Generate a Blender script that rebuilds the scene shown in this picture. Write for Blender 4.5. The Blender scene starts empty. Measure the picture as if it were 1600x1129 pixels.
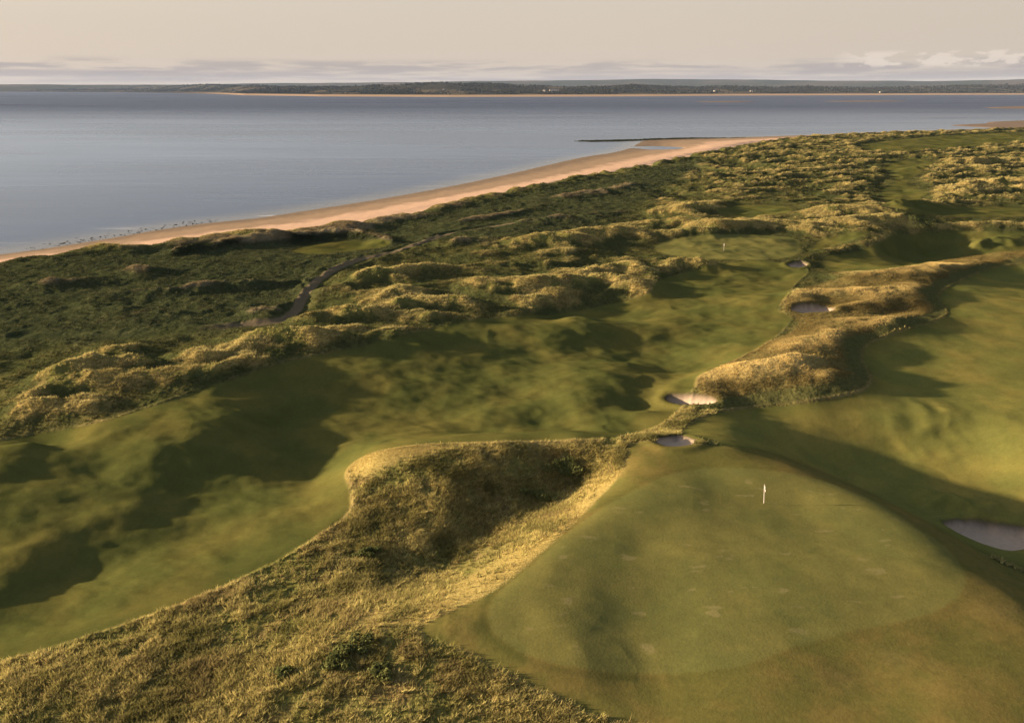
import bpy, math, random
import numpy as np

# ------------------------------------------------------------------ camera, sky, sun, exposure
SC = bpy.context.scene
C = SC.collection
CAM_H = 45.0                    # metres above the fairways
SEA = -5.0
PITCH = math.radians(20.0)
FPX = 1172.0                    # focal length in pixels of the 1600 px wide photograph
SUN_EL = math.radians(10.0)
SUN_AZ = math.radians(5.0)     # how far beyond "straight left" the sun stands

cam_d = bpy.data.cameras.new("camera")
cam = bpy.data.objects.new("camera", cam_d)
C.objects.link(cam)
cam.location = (0, 0, CAM_H)
cam.rotation_euler = (math.radians(90) - PITCH, 0, 0)
cam_d.sensor_width = 36.0
cam_d.lens = 36.0 * FPX / 1600.0
cam_d.clip_start = 1.0
cam_d.clip_end = 90000.0
SC.camera = cam

SC.view_settings.view_transform = 'Standard'
SC.view_settings.look = 'None'
SC.view_settings.exposure = 2.2
SC.view_settings.gamma = 1.0
SC.render.film_transparent = False

TOSUN = np.array([-math.cos(SUN_AZ) * math.cos(SUN_EL), math.sin(SUN_AZ) * math.cos(SUN_EL), math.sin(SUN_EL)])
sun_d = bpy.data.lights.new("sun", 'SUN')
sun_d.energy = 5.0
sun_d.angle = math.radians(1.2)
sun_d.color = (1.0, 0.77, 0.50)
sun = bpy.data.objects.new("sun", sun_d)
C.objects.link(sun)
sun.rotation_euler = (math.radians(90) - SUN_EL, 0, math.atan2(TOSUN[1], TOSUN[0]) + math.pi / 2)

W = bpy.data.worlds.new("World")
SC.world = W
W.use_nodes = True


def build_world():
    nt = W.node_tree
    nt.nodes.clear()
    N, L = nt.nodes.new, nt.links.new

    def math_(op, a, b=None, c=None, clamp=False):
        n = N('ShaderNodeMath')
        n.operation = op
        n.use_clamp = clamp
        for i, v in enumerate((a, b, c)):
            if v is None:
                continue
            if isinstance(v, (int, float)):
                n.inputs[i].default_value = v
            else:
                L(v, n.inputs[i])
        return n.outputs[0]

    def mix(f, a, b):
        n = N('ShaderNodeMix')
        n.data_type = 'RGBA'
        for i, v in ((0, f), (6, a), (7, b)):
            if isinstance(v, (int, float)):
                n.inputs[i].default_value = v
            elif isinstance(v, tuple):
                n.inputs[i].default_value = v + (1,)
            else:
                L(v, n.inputs[i])
        return n.outputs[2]

    def ramp(v, lo, hi):
        n = N('ShaderNodeMapRange')
        n.interpolation_type = 'SMOOTHSTEP'
        L(v, n.inputs[0])
        n.inputs[1].default_value = lo
        n.inputs[2].default_value = hi
        return n.outputs[0]

    out = N('ShaderNodeOutputWorld')
    bg = N('ShaderNodeBackground')
    sky = N('ShaderNodeTexSky')
    sky.sky_type = 'NISHITA'
    sky.sun_disc = False
    sky.sun_elevation = SUN_EL
    sky.sun_rotation = math.atan2(TOSUN[0], TOSUN[1])
    sky.altitude = 50
    sky.air_density = 1.0
    sky.dust_density = 2.5
    sky.ozone_density = 1.0
    bg.inputs['Strength'].default_value = 0.066
    tc = N('ShaderNodeTexCoord')
    sep = N('ShaderNodeSeparateXYZ')
    L(tc.outputs['Generated'], sep.inputs[0])
    x, y, z = sep.outputs
    az = math_('ARCTAN2', x, y)                       # radians right of straight ahead
    el = math_('MULTIPLY', z, 57.3)                   # degrees above the horizon
    # a thin high veil of cream cloud, thick towards the horizon
    veil = math_('SUBTRACT', 1.0, ramp(el, 3.0, 22.0))
    base = mix(math_('MULTIPLY_ADD', veil, 0.86, 0.06), sky.outputs[0], VEIL)
    # the right part of the sky is a little greyer
    base = mix(math_('MULTIPLY', ramp(az, 0.05, 0.7), 0.38), base, VEIL_GREY)

    def cloud(sx, sy, off, detail, lo, hi, dist=0.0):
        cx = N('ShaderNodeCombineXYZ')
        L(math_('MULTIPLY', az, sx), cx.inputs[0])
        L(math_('MULTIPLY', el, sy), cx.inputs[1])
        cx.inputs[2].default_value = off
        nz = N('ShaderNodeTexNoise')
        nz.inputs['Scale'].default_value = 1.0
        nz.inputs['Detail'].default_value = detail
        nz.inputs['Roughness'].default_value = 0.6
        nz.inputs['Distortion'].default_value = dist
        L(cx.outputs[0], nz.inputs['Vector'])
        return ramp(nz.outputs['Fac'], lo, hi)

    def band(c, w0, w1):
        return math_('MULTIPLY', ramp(el, c - w1, c - w0), math_('SUBTRACT', 1.0, ramp(el, c + w0, c + w1)))
    # low mauve stratus in flat banks above the far shore
    m = math_('MULTIPLY', cloud(9.0, 1.7, 2.3, 5.0, 0.44, 0.60), band(1.25, 0.25, 0.75))
    base = mix(math_('MULTIPLY', m, 0.75), base, CLOUD_MAUVE)
    m2 = math_('MULTIPLY', cloud(6.0, 2.4, 7.7, 4.0, 0.36, 0.56), band(0.75, 0.2, 0.55))
    base = mix(math_('MULTIPLY', m2, 0.75), base, CLOUD_MAUVE)
    # lit heaps on the right
    rgt = math_('MULTIPLY', ramp(az, 0.36, 0.42), math_('SUBTRACT', 1.0, ramp(az, 0.62, 0.7)))
    puffs = math_('MULTIPLY', math_('MULTIPLY', cloud(34.0, 1.5, 4.1, 3.0, 0.48, 0.56), band(1.75, 0.3, 0.6)), rgt)
    base = mix(math_('MULTIPLY', puffs, 0.8), base, CLOUD_LIT)
    L(base, bg.inputs['Color'])
    L(bg.outputs[0], out.inputs['Surface'])


# radiance of the veil in the units of the sky texture (before the background strength)
VEIL = (2.22, 1.86, 1.54)
VEIL_GREY = (1.78, 1.56, 1.30)
CLOUD_MAUVE = (1.35, 1.16, 1.10)
CLOUD_LIT = (2.6, 2.22, 1.86)
build_world()

# ------------------------------------------------------------------ helpers
ALB = 0.66        # all growth and sand colours below are scaled by this
rng = np.random.default_rng(7)
random.seed(7)


def tag(o, label=None, cat=None, group=None, kind=None):
    for k, v in (('label', label), ('category', cat), ('group', group), ('kind', kind)):
        if v:
            o[k] = v
    return o


def empty(name, loc, rz=0.0):
    o = bpy.data.objects.new(name, None)
    C.objects.link(o)
    o.location = loc
    o.rotation_euler = (0, 0, rz)
    o.empty_display_size = 0.2
    return o


def link_mesh(name, V, F, mat, parent=None, smooth=False):
    """V (n,3) array, F list/array of faces of one size, or list of mixed faces"""
    me = bpy.data.meshes.new(name)
    if isinstance(F, np.ndarray):
        k = F.shape[1]
        me.vertices.add(len(V))
        me.vertices.foreach_set('co', np.ascontiguousarray(V, dtype=np.float32).ravel())
        me.loops.add(F.size)
        me.loops.foreach_set('vertex_index', np.ascontiguousarray(F, dtype=np.int32).ravel())
        me.polygons.add(len(F))
        me.polygons.foreach_set('loop_start', np.arange(0, F.size, k, dtype=np.int32))
        me.update(calc_edges=True)
    else:
        me.from_pydata([tuple(v) for v in V], [], F)
        me.update()
    me.polygons.foreach_set('use_smooth', np.full(len(me.polygons), smooth))
    me.materials.append(mat)
    o = bpy.data.objects.new(name, me)
    C.objects.link(o)
    if parent:
        o.parent = parent
    return o


def set_col(o, name, col):
    a = o.data.color_attributes.new(name, 'FLOAT_COLOR', 'POINT')
    c4 = np.ones((len(col), 4), np.float32)
    c4[:, :3] = np.asarray(col) * ALB
    a.data.foreach_set('color', c4.ravel())


def sstep(a, b, x):
    t = np.clip((x - a) / (b - a), 0, 1)
    return t * t * (3 - 2 * t)


# gradient noise
_perm = rng.permutation(4096).astype(np.int64)
_gang = rng.random(4096) * 2 * np.pi
_gx, _gy = np.cos(_gang), np.sin(_gang)


def _g(ix, iy, dx, dy):
    h = _perm[(_perm[ix & 4095] + iy) & 4095]
    return _gx[h] * dx + _gy[h] * dy


def noise(x, y):
    x0, y0 = np.floor(x), np.floor(y)
    ix, iy = x0.astype(np.int64), y0.astype(np.int64)
    fx, fy = x - x0, y - y0
    u = fx * fx * fx * (fx * (fx * 6 - 15) + 10)
    v = fy * fy * fy * (fy * (fy * 6 - 15) + 10)
    a = _g(ix, iy, fx, fy)
    b = _g(ix + 1, iy, fx - 1, fy)
    c = _g(ix, iy + 1, fx, fy - 1)
    d = _g(ix + 1, iy + 1, fx - 1, fy - 1)
    return 1.5 * (a + (b - a) * u + ((c + (d - c) * u) - (a + (b - a) * u)) * v)


def fbm(x, y, scale, octaves=4, gain=0.5, off=0.0):
    s, amp, tot = 0.0, 1.0, 0.0
    fx, fy = x / scale + off, y / scale + off * 1.7
    for k in range(octaves):
        s = s + amp * noise(fx, fy)
        tot += amp
        amp *= gain
        fx, fy = fx * 2.03 + 17.1, fy * 2.03 - 9.3
    return s / tot


def ridged(x, y, scale, octaves=4, gain=0.5, off=0.0):
    s, amp, tot = 0.0, 1.0, 0.0
    fx, fy = x / scale + off, y / scale - off
    for k in range(octaves):
        n = 1 - np.abs(noise(fx, fy)) * 1.7
        s = s + amp * n
        tot += amp
        amp *= gain
        fx, fy = fx * 2.1 + 5.3, fy * 2.1 + 3.1
    return s / tot


# ------------------------------------------------------------------ pixels of the photograph -> points on the land
CP, SP = math.cos(PITCH), math.sin(PITCH)


def ray(px, py):
    a = (np.asarray(px, float) - 800.0) / FPX
    b = (564.5 - np.asarray(py, float)) / FPX
    return a, CP + b * SP, -SP + b * CP


def at_z(px, py, z):
    dx, dy, dz = ray(px, py)
    t = (z - CAM_H) / dz
    return dx * t, dy * t


def at_land(px, py, hfun, lift=0.0):
    """first hit of the pixel's ray with the height function, from the camera outwards"""
    px, py = np.atleast_1d(np.asarray(px, float)), np.atleast_1d(np.asarray(py, float))
    dx, dy, dz = ray(px, py)
    lift = np.broadcast_to(np.asarray(lift, float), px.shape)
    ts = np.geomspace(38, 1500, 420)
    X, Y, Z = dx[:, None] * ts, dy[:, None] * ts, CAM_H + dz[:, None] * ts
    g = Z - (hfun(X.ravel(), Y.ravel()).reshape(X.shape) + lift[:, None])
    below = g < 0
    k = np.where(below.any(1), below.argmax(1), len(ts) - 1)
    k = np.maximum(k, 1)
    r = np.arange(len(px))
    g0, g1 = g[r, k - 1], g[r, k]
    w = np.where(below.any(1), g0 / np.maximum(g0 - g1, 1e-9), 1.0)
    t = ts[k - 1] + (ts[k] - ts[k - 1]) * np.clip(w, 0, 1)
    return dx * t, dy * t


def smooth_poly(pts, n=4, closed=True):
    """Catmull-Rom through the traced points"""
    P = np.array(pts, float)
    m = len(P)
    out = []
    rngk = range(m) if closed else range(m - 1)
    for i in rngk:
        if closed:
            p0, p1, p2, p3 = P[i - 1], P[i], P[(i + 1) % m], P[(i + 2) % m]
        else:
            p0, p1, p2, p3 = P[max(i - 1, 0)], P[i], P[i + 1], P[min(i + 2, m - 1)]
        for k in range(n):
            t = k / n
            out.append(0.5 * ((2 * p1) + (-p0 + p2) * t + (2 * p0 - 5 * p1 + 4 * p2 - p3) * t ** 2 + (-p0 + 3 * p1 - 3 * p2 + p3) * t ** 3))
    if not closed:
        out.append(P[-1])
    return np.array(out)


def seg_dist(x, y, P, closed=False, along=False):
    """distance of every point to a polyline; with along also the fractional vertex index of the nearest place"""
    best = np.full(x.shape, 1e18)
    pos = np.zeros(x.shape)
    n = len(P)
    for i in range(n if closed else n - 1):
        a, b = P[i], P[(i + 1) % n]
        d = b - a
        L2 = max(d @ d, 1e-12)
        t = np.clip(((x - a[0]) * d[0] + (y - a[1]) * d[1]) / L2, 0, 1)
        q = (x - a[0] - t * d[0]) ** 2 + (y - a[1] - t * d[1]) ** 2
        m = q < best
        best = np.where(m, q, best)
        if along:
            pos = np.where(m, i + t, pos)
    return (np.sqrt(best), pos) if along else np.sqrt(best)


def inside(x, y, P):
    r = np.zeros(x.shape, bool)
    n = len(P)
    j = n - 1
    for i in range(n):
        xi, yi, xj, yj = P[i][0], P[i][1], P[j][0], P[j][1]
        if yi != yj:
            c = ((yi > y) != (yj > y)) & (x < (xj - xi) * (y - yi) / (yj - yi) + xi)
            r ^= c
        j = i
    return r


def sdist(x, y, P, reach=60.0):
    """signed distance, positive inside; only worked out near the polygon"""
    P = np.asarray(P)
    out = np.full(x.shape, -1e3)
    lo, hi = P.min(0) - reach, P.max(0) + reach
    m = (x > lo[0]) & (x < hi[0]) & (y > lo[1]) & (y < hi[1])
    if m.any():
        xm, ym = x[m], y[m]
        d = seg_dist(xm, ym, P, True)
        out[m] = np.where(inside(xm, ym, P), d, -d)
    return out


# ------------------------------------------------------------------ the lie of the land
# control points: pixel x, pixel y, height
CTRL = [
    # ridge of long grass left of the green
    (545, 738, 1.2), (585, 712, 3.0), (640, 700, 3.8), (720, 695, 4.1), (800, 693, 4.2), (900, 691, 4.3), (980, 690, 4.4),
    (1060, 694, 4.5), (1120, 694, 4.4), (1150, 696, 4.3),
    # foot of the ridge, the hollow before it
    (620, 790, 1.1), (700, 800, 0.9), (780, 790, 0.5), (840, 778, 0.3), (900, 745, 1.4), (940, 735, 2.6),
    (560, 835, 0.5), (650, 860, -0.1), (740, 830, -0.5), (560, 900, 0.6), (640, 905, -0.2), (480, 940, 0.9), (700, 880, -0.6),
    (350, 960, 1.0), (200, 1010, 1.2), (80, 1050, 1.4), (0, 1090, 1.4), (-120, 1130, 1.0),
    # golden bank up to the green
    (980, 742, 4.1), (930, 785, 4.1), (880, 832, 4.1), (820, 885, 4.1), (760, 930, 4.1), (690, 962, 3.9), (600, 985, 3.5), (520, 1000, 3.0),
    (460, 1015, 2.4), (400, 1060, 2.0), (560, 1040, 3.0), (700, 1040, 3.5), (640, 1100, 3.2), (350, 1130, 2.2),
    # the green's plateau
    (1000, 740, 4.3), (1100, 735, 4.4), (900, 850, 4.2), (1000, 850, 4.0), (1193, 785, 4.2), (1100, 900, 4.0), (820, 960, 4.2),
    (900, 1010, 4.0), (1000, 980, 3.6), (1000, 1060, 3.3), (900, 1080, 3.6), (1100, 1000, 3.8), (1250, 900, 4.1), (1350, 850, 4.1), (1250, 780, 4.2),
    (1400, 900, 4.0), (1300, 980, 4.1), (1430, 950, 4.1), (1200, 1050, 4.0), (1350, 1060, 3.9), (1500, 1000, 4.1), (1100, 1110, 3.8), (1500, 1110, 4.4), (1350, 1110, 4.1),
    # right brow of the green and the low ground under it
    (1175, 706, 4.1), (1235, 727, 4.0), (1320, 760, 3.9), (1400, 796, 3.8), (1460, 830, 3.6), (1500, 870, 3.6), (1535, 915, 3.9), (1570, 980, 4.1), (1590, 940, 3.8), (1620, 1040, 4.2),
    (1230, 702, -1.8), (1320, 738, -4.2), (1420, 774, -4.6), (1480, 799, -4.0), (1560, 860, -2.8), (1610, 898, -0.6), (1680, 950, 0.8),
    (1500, 760, -3.8), (1400, 700, -3.2), (1300, 690, -2.4), (1240, 680, -1.7), (1547, 745, -3.6), (1620, 780, -3.0),
    (1300, 650, -0.6), (1400, 655, -0.8), (1500, 690, -2.4), (1150, 665, 0.2), (1220, 650, -0.7), (1260, 668, -1.3), (1500, 640, -0.4), (1600, 680, -0.6),
    # behind the ridge the ground falls to the fairway
    (640, 680, 0.0), (760, 678, -0.8), (900, 670, -0.8), (1000, 672, -0.2), (1060, 672, 0.6), (1100, 640, 0.2),
    (1010, 640, 0.0), (900, 630, 0.0),
    # basins of the first fairway that lie in shade
    (240, 760, 0.0), (300, 765, -0.9), (400, 755, -0.9), (490, 745, -1.0), (480, 705, -1.0), (430, 680, -0.7), (520, 685, -0.9), (150, 740, 0.6), (345, 655, 1.5), (250, 685, 1.0), (100, 700, 0.8), (330, 715, 0.4),
    (620, 660, -1.3), (690, 665, -0.9), (560, 650, -1.0), (1040, 580, -1.5), (1065, 605, -1.4), (1000, 590, -0.9), (950, 590, 0.5), (880, 505, -1.1), (950, 500, -1.2), (980, 535, -1.0), (60, 700, 0.8), (180, 900, -0.9), (100, 900, -1.0),
    (480, 572, 1.7), (640, 534, 1.7), (800, 503, 1.7), (300, 627, 1.6), (150, 674, 1.8), (900, 496, 1.1), (53, 692, 1.9), (850, 645, -1.0), (760, 664, -1.0), (1010, 645, -1.1),
    # fairways
    (400, 820, -0.2), (300, 900, 0.0), (150, 960, 0.0), (53, 990, 0.2), (-100, 1010, 0.0), (53, 880, 0.0),
    (200, 800, 0.0), (-150, 850, 0.0), (-250, 950, 0.0), (450, 640, 0.0), (600, 600, 0.2), (750, 590, -0.4),
    (900, 560, -0.5), (750, 540, 0.6), (1000, 520, -0.4), (1050, 470, 0.2), (1150, 450, 0.2), (1150, 430, 0.3), (1200, 590, 0.4), (1400, 580, 0.4), (1500, 520, 0.5),
    (1500, 450, 0.6), (1450, 600, 0.0), (1620, 560, 0.3), (1140, 385, 1.2), (1220, 385, 1.0), (1060, 385, 1.0),
    (1400, 395, -2.2), (1330, 400, -1.6), (1460, 380, -2.4), (1547, 385, -1.8), (1620, 390, -1.6), (1400, 415, -0.8),
    (1360, 365, 2.6), (1430, 345, 3.0), (1547, 345, 2.6), (1300, 360, 2.0), (1400, 320, 1.6), (1500, 300, 1.5), (1400, 280, 1.5), (1450, 240, 1.5), (1300, 300, 2.0),
    # dune country
    (53, 640, 1.0), (100, 560, 1.5), (53, 500, 0.8), (200, 480, 1.0), (350, 440, 1.2), (250, 410, 1.2), (100, 430, 1.2), (500, 470, 1.6), (600, 430, 1.6),
    (700, 400, 1.8), (600, 380, 0.8), (800, 360, 1.4), (900, 330, 1.8), (1000, 300, 2.2), (1100, 290, 2.4), (1200, 260, 2.4), (900, 420, 1.2), (850, 460, 0.8),
    (520, 386, -1.8), (470, 390, -1.4), (580, 381, -1.4), (-100, 560, 1.2), (-150, 460, 1.0), (-200, 680, 0.6),
]


def logpolar(x, y):
    r = np.hypot(x, y) + 1.0
    return np.arctan2(x, y), np.log(r)


def _tps_fit(P, z, lam=0.002):
    d = np.hypot(P[:, None, 0] - P[None, :, 0], P[:, None, 1] - P[None, :, 1])
    K = np.where(d > 0, d * d * np.log(np.maximum(d, 1e-9)), 0)
    n = len(P)
    A = np.zeros((n + 3, n + 3))
    A[:n, :n] = K + lam * np.eye(n) * 0.05
    A[:n, n] = 1
    A[:n, n + 1:] = P
    A[n:, :n] = A[:n, n:].T
    b = np.zeros(n + 3)
    b[:n] = z
    return np.linalg.solve(A, b)


_c = np.array(CTRL, float)
_cx, _cy = at_z(_c[:, 0], _c[:, 1], _c[:, 2])
_extra = []
for th in np.radians(np.arange(-60, 61, 12)):
    for r_ in (22.0, 34.0):
        _extra.append((th, math.log(r_ + 1), 2.5 + 1.5 * (th > 0.2)))
    if abs(th) > math.radians(40):
        for r_ in (55, 90, 150, 260, 450):
            _extra.append((th, math.log(r_ + 1), 4.0 if th > 0 and r_ < 60 else 0.3))
    for r_ in (900, 1500):
        _extra.append((th, math.log(r_ + 1), 0.5))
_extra = np.array(_extra)
_pt = np.vstack([np.stack(logpolar(_cx, _cy), 1), _extra[:, :2]])
_pz = np.concatenate([_c[:, 2], _extra[:, 2]])
_w = _tps_fit(_pt, _pz)


def macro(x, y):
    th, lr = logpolar(x, y)
    front = sstep(math.radians(80), math.radians(58), np.abs(th)) * sstep(15, 25, np.exp(lr))
    th = np.clip(th, -1.1, 1.1)
    lr = np.clip(lr, 3.05, 7.3)
    s = _w[-3] + _w[-2] * th + _w[-1] * lr
    for i in range(len(_pt)):
        d2 = (th - _pt[i, 0]) ** 2 + (lr - _pt[i, 1]) ** 2
        s = s + _w[i] * 0.5 * d2 * np.log(np.maximum(d2, 1e-12))
    return np.clip(s, -4, 7) * front + (1 - front) * 0.5


# ridges of dune: crest traced along the bright top lines (pixels), height over the land, half width in metres
RIDGES = [
    # left dunes by the first fairway
    ([(40, 612), (60, 592), (110, 566), (145, 558), (190, 560)], 3.0, 6.5),
    ([(40, 622), (75, 598), (105, 587), (170, 583), (250, 586)], 2.6, 5.0),
    ([(35, 640), (65, 630), (100, 627), (140, 628)], 2.4, 4.5),
    ([(160, 549), (185, 542), (208, 541)], 2.2, 5.0),
    ([(222, 560), (245, 554), (268, 559)], 2.2, 4.5),
    ([(290, 548), (320, 542), (345, 544)], 2.6, 5.0),
    ([(268, 590), (300, 574), (345, 564), (385, 560)], 2.6, 5.5),
    ([(375, 566), (410, 558), (440, 553)], 1.8, 4.0),
    ([(382, 532), (405, 521), (450, 515), (520, 508), (590, 507), (612, 516)], 3.0, 6.0),
    ([(430, 548), (500, 530), (545, 524)], 1.5, 4.5),
    ([(490, 494), (550, 478), (620, 470), (645, 463)], 2.6, 6.0),
    ([(600, 462), (622, 443), (650, 455)], 3.4, 7.0),
    ([(658, 462), (690, 459), (722, 460), (745, 470)], 3.0, 6.0),
    ([(660, 494), (690, 486), (722, 491)], 2.4, 5.0),
    ([(515, 448), (560, 427), (600, 420), (690, 412)], 2.8, 6.5),
    ([(690, 415), (760, 408), (830, 408)], 1.6, 5.0),
    ([(745, 442), (800, 434), (830, 433), (862, 441)], 3.4, 7.5),
    ([(812, 468), (850, 458), (885, 461)], 2.6, 6.0),
    ([(800, 484), (835, 475), (885, 470)], 2.2, 5.0),
    ([(896, 422), (920, 409), (970, 408), (1012, 424)], 3.6, 8.0),
    ([(880, 438), (930, 429), (980, 433), (1020, 439)], 2.8, 6.0),
    ([(955, 448), (985, 442), (1005, 452)], 2.4, 5.0),
    ([(790, 410), (860, 403), (888, 405)], 2.4, 6.0),
    ([(845, 396), (865, 391), (885, 393)], 1.6, 5.0),
    ([(760, 382), (830, 370), (900, 362), (980, 354), (1005, 360)], 3.2, 9.0),
    ([(690, 378), (720, 373), (765, 372)], 1.8, 6.0),
    ([(1000, 352), (1060, 341), (1120, 346), (1195, 343)], 3.4, 8.0),
    ([(1010, 362), (1080, 357), (1140, 360)], 2.4, 6.0),
    ([(1060, 325), (1085, 314), (1105, 320)], 4.0, 10.0),
    ([(1028, 414), (1055, 404), (1090, 402), (1112, 410)], 3.0, 5.5),
    ([(1020, 412), (960, 404), (930, 400)], 1.0, 4.0),
    # golden mound country right of centre
    ([(1088, 596), (1112, 580), (1150, 571), (1190, 566), (1230, 562), (1262, 561)], 3.4, 5.5),
    ([(1180, 556), (1230, 538), (1280, 528), (1320, 521)], 2.6, 6.0),
    ([(1252, 606), (1272, 592), (1305, 583), (1332, 588)], 1.8, 3.4),
    ([(1282, 512), (1320, 503), (1390, 500), (1440, 494)], 2.4, 6.0),
    ([(1222, 472), (1262, 454), (1330, 452), (1390, 452), (1430, 448)], 2.8, 6.5),
    ([(1310, 486), (1350, 474), (1400, 470)], 1.8, 5.0),
    ([(1340, 432), (1410, 420), (1480, 413), (1560, 399)], 2.4, 7.0),
    ([(1180, 515), (1230, 506), (1290, 503)], 1.0, 4.5),
    ([(1512, 388), (1535, 374), (1580, 368)], 3.0, 6.0),
    ([(1290, 392), (1330, 384), (1372, 371), (1392, 360), (1430, 350), (1500, 352), (1600, 352)], 2.2, 7.0),
    ([(1205, 346), (1250, 345), (1330, 341), (1425, 339)], 2.6, 8.0),
    ([(1210, 356), (1300, 358), (1380, 357)], 2.0, 6.0),
    ([(1390, 318), (1430, 311), (1475, 314)], 3.2, 10.0),
    ([(1480, 300), (1530, 285), (1600, 283)], 3.4, 14.0),
    ([(1430, 262), (1500, 252), (1600, 250)], 3.4, 16.0),
    ([(1250, 330), (1330, 322), (1380, 324)], 2.6, 9.0),
    # the bank along the sea side of the gravel track, and round the sunken lawn
    ([(60, 518), (200, 515), (300, 506), (380, 498), (430, 489), (455, 465), (480, 440), (520, 416), (560, 400), (620, 390), (680, 366)], 1.0, 3.0),
    ([(270, 388), (330, 377), (410, 366), (470, 361), (540, 358), (575, 362), (600, 372)], 3.0, 5.0),
    # low crests in the scrub
    ([(45, 440), (100, 433), (145, 434)], 2.0, 4.5),
    ([(200, 421), (228, 417), (250, 420)], 1.8, 4.0),
    ([(262, 453), (300, 444), (335, 437), (400, 435), (450, 436)], 2.0, 4.0),
    ([(385, 484), (410, 481), (432, 484)], 1.8, 3.5),
    ([(180, 455), (230, 452), (260, 455)], 1.2, 4.0),
    ([(150, 480), (260, 487), (330, 484)], 1.0, 5.0),
    ([(700, 348), (760, 338), (840, 322)], 1.6, 6.0),
    ([(820, 345), (880, 335), (960, 330)], 1.8, 7.0),
    ([(850, 310), (930, 297), (1000, 285)], 1.8, 8.0),
]

# swells of the mown turf: crest pixel, height, run up towards the sun, run down the lee side, half width across
HUMPS = [
    (352, 658, 2.1, 34, 5, 7.0), (300, 690, 1.3, 22, 5, 5.5), (415, 708, 1.2, 9, 3.5, 4.0), (300, 785, 1.0, 16, 4.5, 5.0), (545, 700, 1.0, 9, 4, 4.0), (835, 640, 1.0, 12, 3, 3.5), (640, 560, 1.2, 18, 6, 8.0), (790, 530, 1.3, 22, 6, 9.0), (940, 545, 1.0, 16, 5, 7.0), (985, 580, 1.7, 18, 4, 7.0), (1080, 488, 1.8, 24, 6, 7.0), (900, 500, 1.3, 20, 6, 8.0), (990, 455, 1.8, 20, 6, 9.0), (1100, 440, 1.2, 16, 5, 7.0), (1130, 540, 1.0, 12, 5, 5.0), (1180, 468, 1.3, 14, 5, 6), (1215, 408, 1.7, 22, 6, 8.0), (1090, 425, 1.2, 16, 5, 6.0), (955, 655, 1.0, 8, 3, 4.0),
    (60, 866, 0.7, 16, 6, 5.0), (1490, 652, 1.9, 8, 4, 3.6), (1508, 766, 5.6, 5, 4, 2.6),
    # the green's own swells
    (935, 985, 0.38, 12, 5.0, 4.5), (1010, 1056, 0.4, 9, 2.6, 3.0), (1080, 800, 0.4, 14, 6, 5), (900, 870, 0.2, 6, 3, 3), (705, 975, 0.45, 3, 1.4, 1.6),
]

# far-off link country: the humps there come from noise

SHORE_PX = [(-700, 520), (-400, 462), (-150, 418), (53, 391), (150, 376), (290, 353), (400, 341), (500, 326), (600, 310), (700, 292), (800, 271), (860, 257), (910, 246),
            (960, 238), (985, 231), (998, 224), (1010, 219.5), (1060, 217.5), (1130, 215.5), (1240, 212), (1400, 206), (1547, 201), (1800, 196)]
VEG_PX = [(-700, 535), (-400, 474), (-150, 428), (53, 400), (200, 385), (300, 373), (420, 360), (560, 343), (700, 318), (850, 290), (1000, 263), (1100, 241), (1180, 226), (1240, 217), (1400, 209), (1547, 204), (1800, 199)]
_sp = smooth_poly(SHORE_PX, 4, False)
_vp = smooth_poly(VEG_PX, 4, False)
SHORE = np.stack(at_z(_sp[:, 0], _sp[:, 1], SEA), 1)
VEG = np.stack(at_z(_vp[:, 0], _vp[:, 1], SEA + 4.6), 1)


def land_poly(L):
    return np.vstack([L, [(4000, L[-1][1]), (4000, -4000), (-4000, -4000), (-4000, L[0][1])]])


SHORE_P, VEG_P = land_poly(SHORE), land_poly(VEG)
# tidal pool on the spit
_pp = smooth_poly([(1022, 231), (1040, 229.6), (1062, 230.2), (1068, 231.8), (1050, 233.5), (1030, 233.4)], 3)
POOL = np.stack(at_z(_pp[:, 0], _pp[:, 1], SEA), 1)


def coast(x, y):
    ds = seg_dist(x, y, SHORE)
    ds = np.where(inside(x, y, SHORE_P), ds, -ds)
    dv = seg_dist(x, y, VEG)
    dv = np.where(inside(x, y, VEG_P), dv, -dv)
    return ds, dv


def compile_ridges():
    out = []
    for pts, h, w in RIDGES:
        p = smooth_poly(pts, 3, False)
        lift = np.full(len(p), h)
        k = np.linspace(0, 1, len(p))
        prof = 0.45 + 0.55 * np.sin(np.pi * np.clip(k, 0.04, 0.96)) ** 0.6
        x, y = at_land(p[:, 0], p[:, 1], macro, lift * prof)
        out.append((np.stack([x, y], 1), h * prof, w))
    return out


RW = compile_ridges()
hx = np.array([h[0] for h in HUMPS], float)
hy = np.array([h[1] for h in HUMPS], float)
hh = np.array([h[2] for h in HUMPS], float)
_hx, _hy = at_land(hx, hy, macro, hh * 0.5)
SUN2 = TOSUN[:2] / np.hypot(*TOSUN[:2])


_mw = [(1083, 610), (1090, 580), (1190, 535), (1222, 470), (1270, 440), (1420, 405), (1600, 385), (1560, 420), (1468, 470), (1360, 560), (1350, 620), (1150, 640)]
MOUND_W = np.stack(at_z([p[0] for p in _mw], [p[1] for p in _mw], 1.0), 1)


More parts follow.
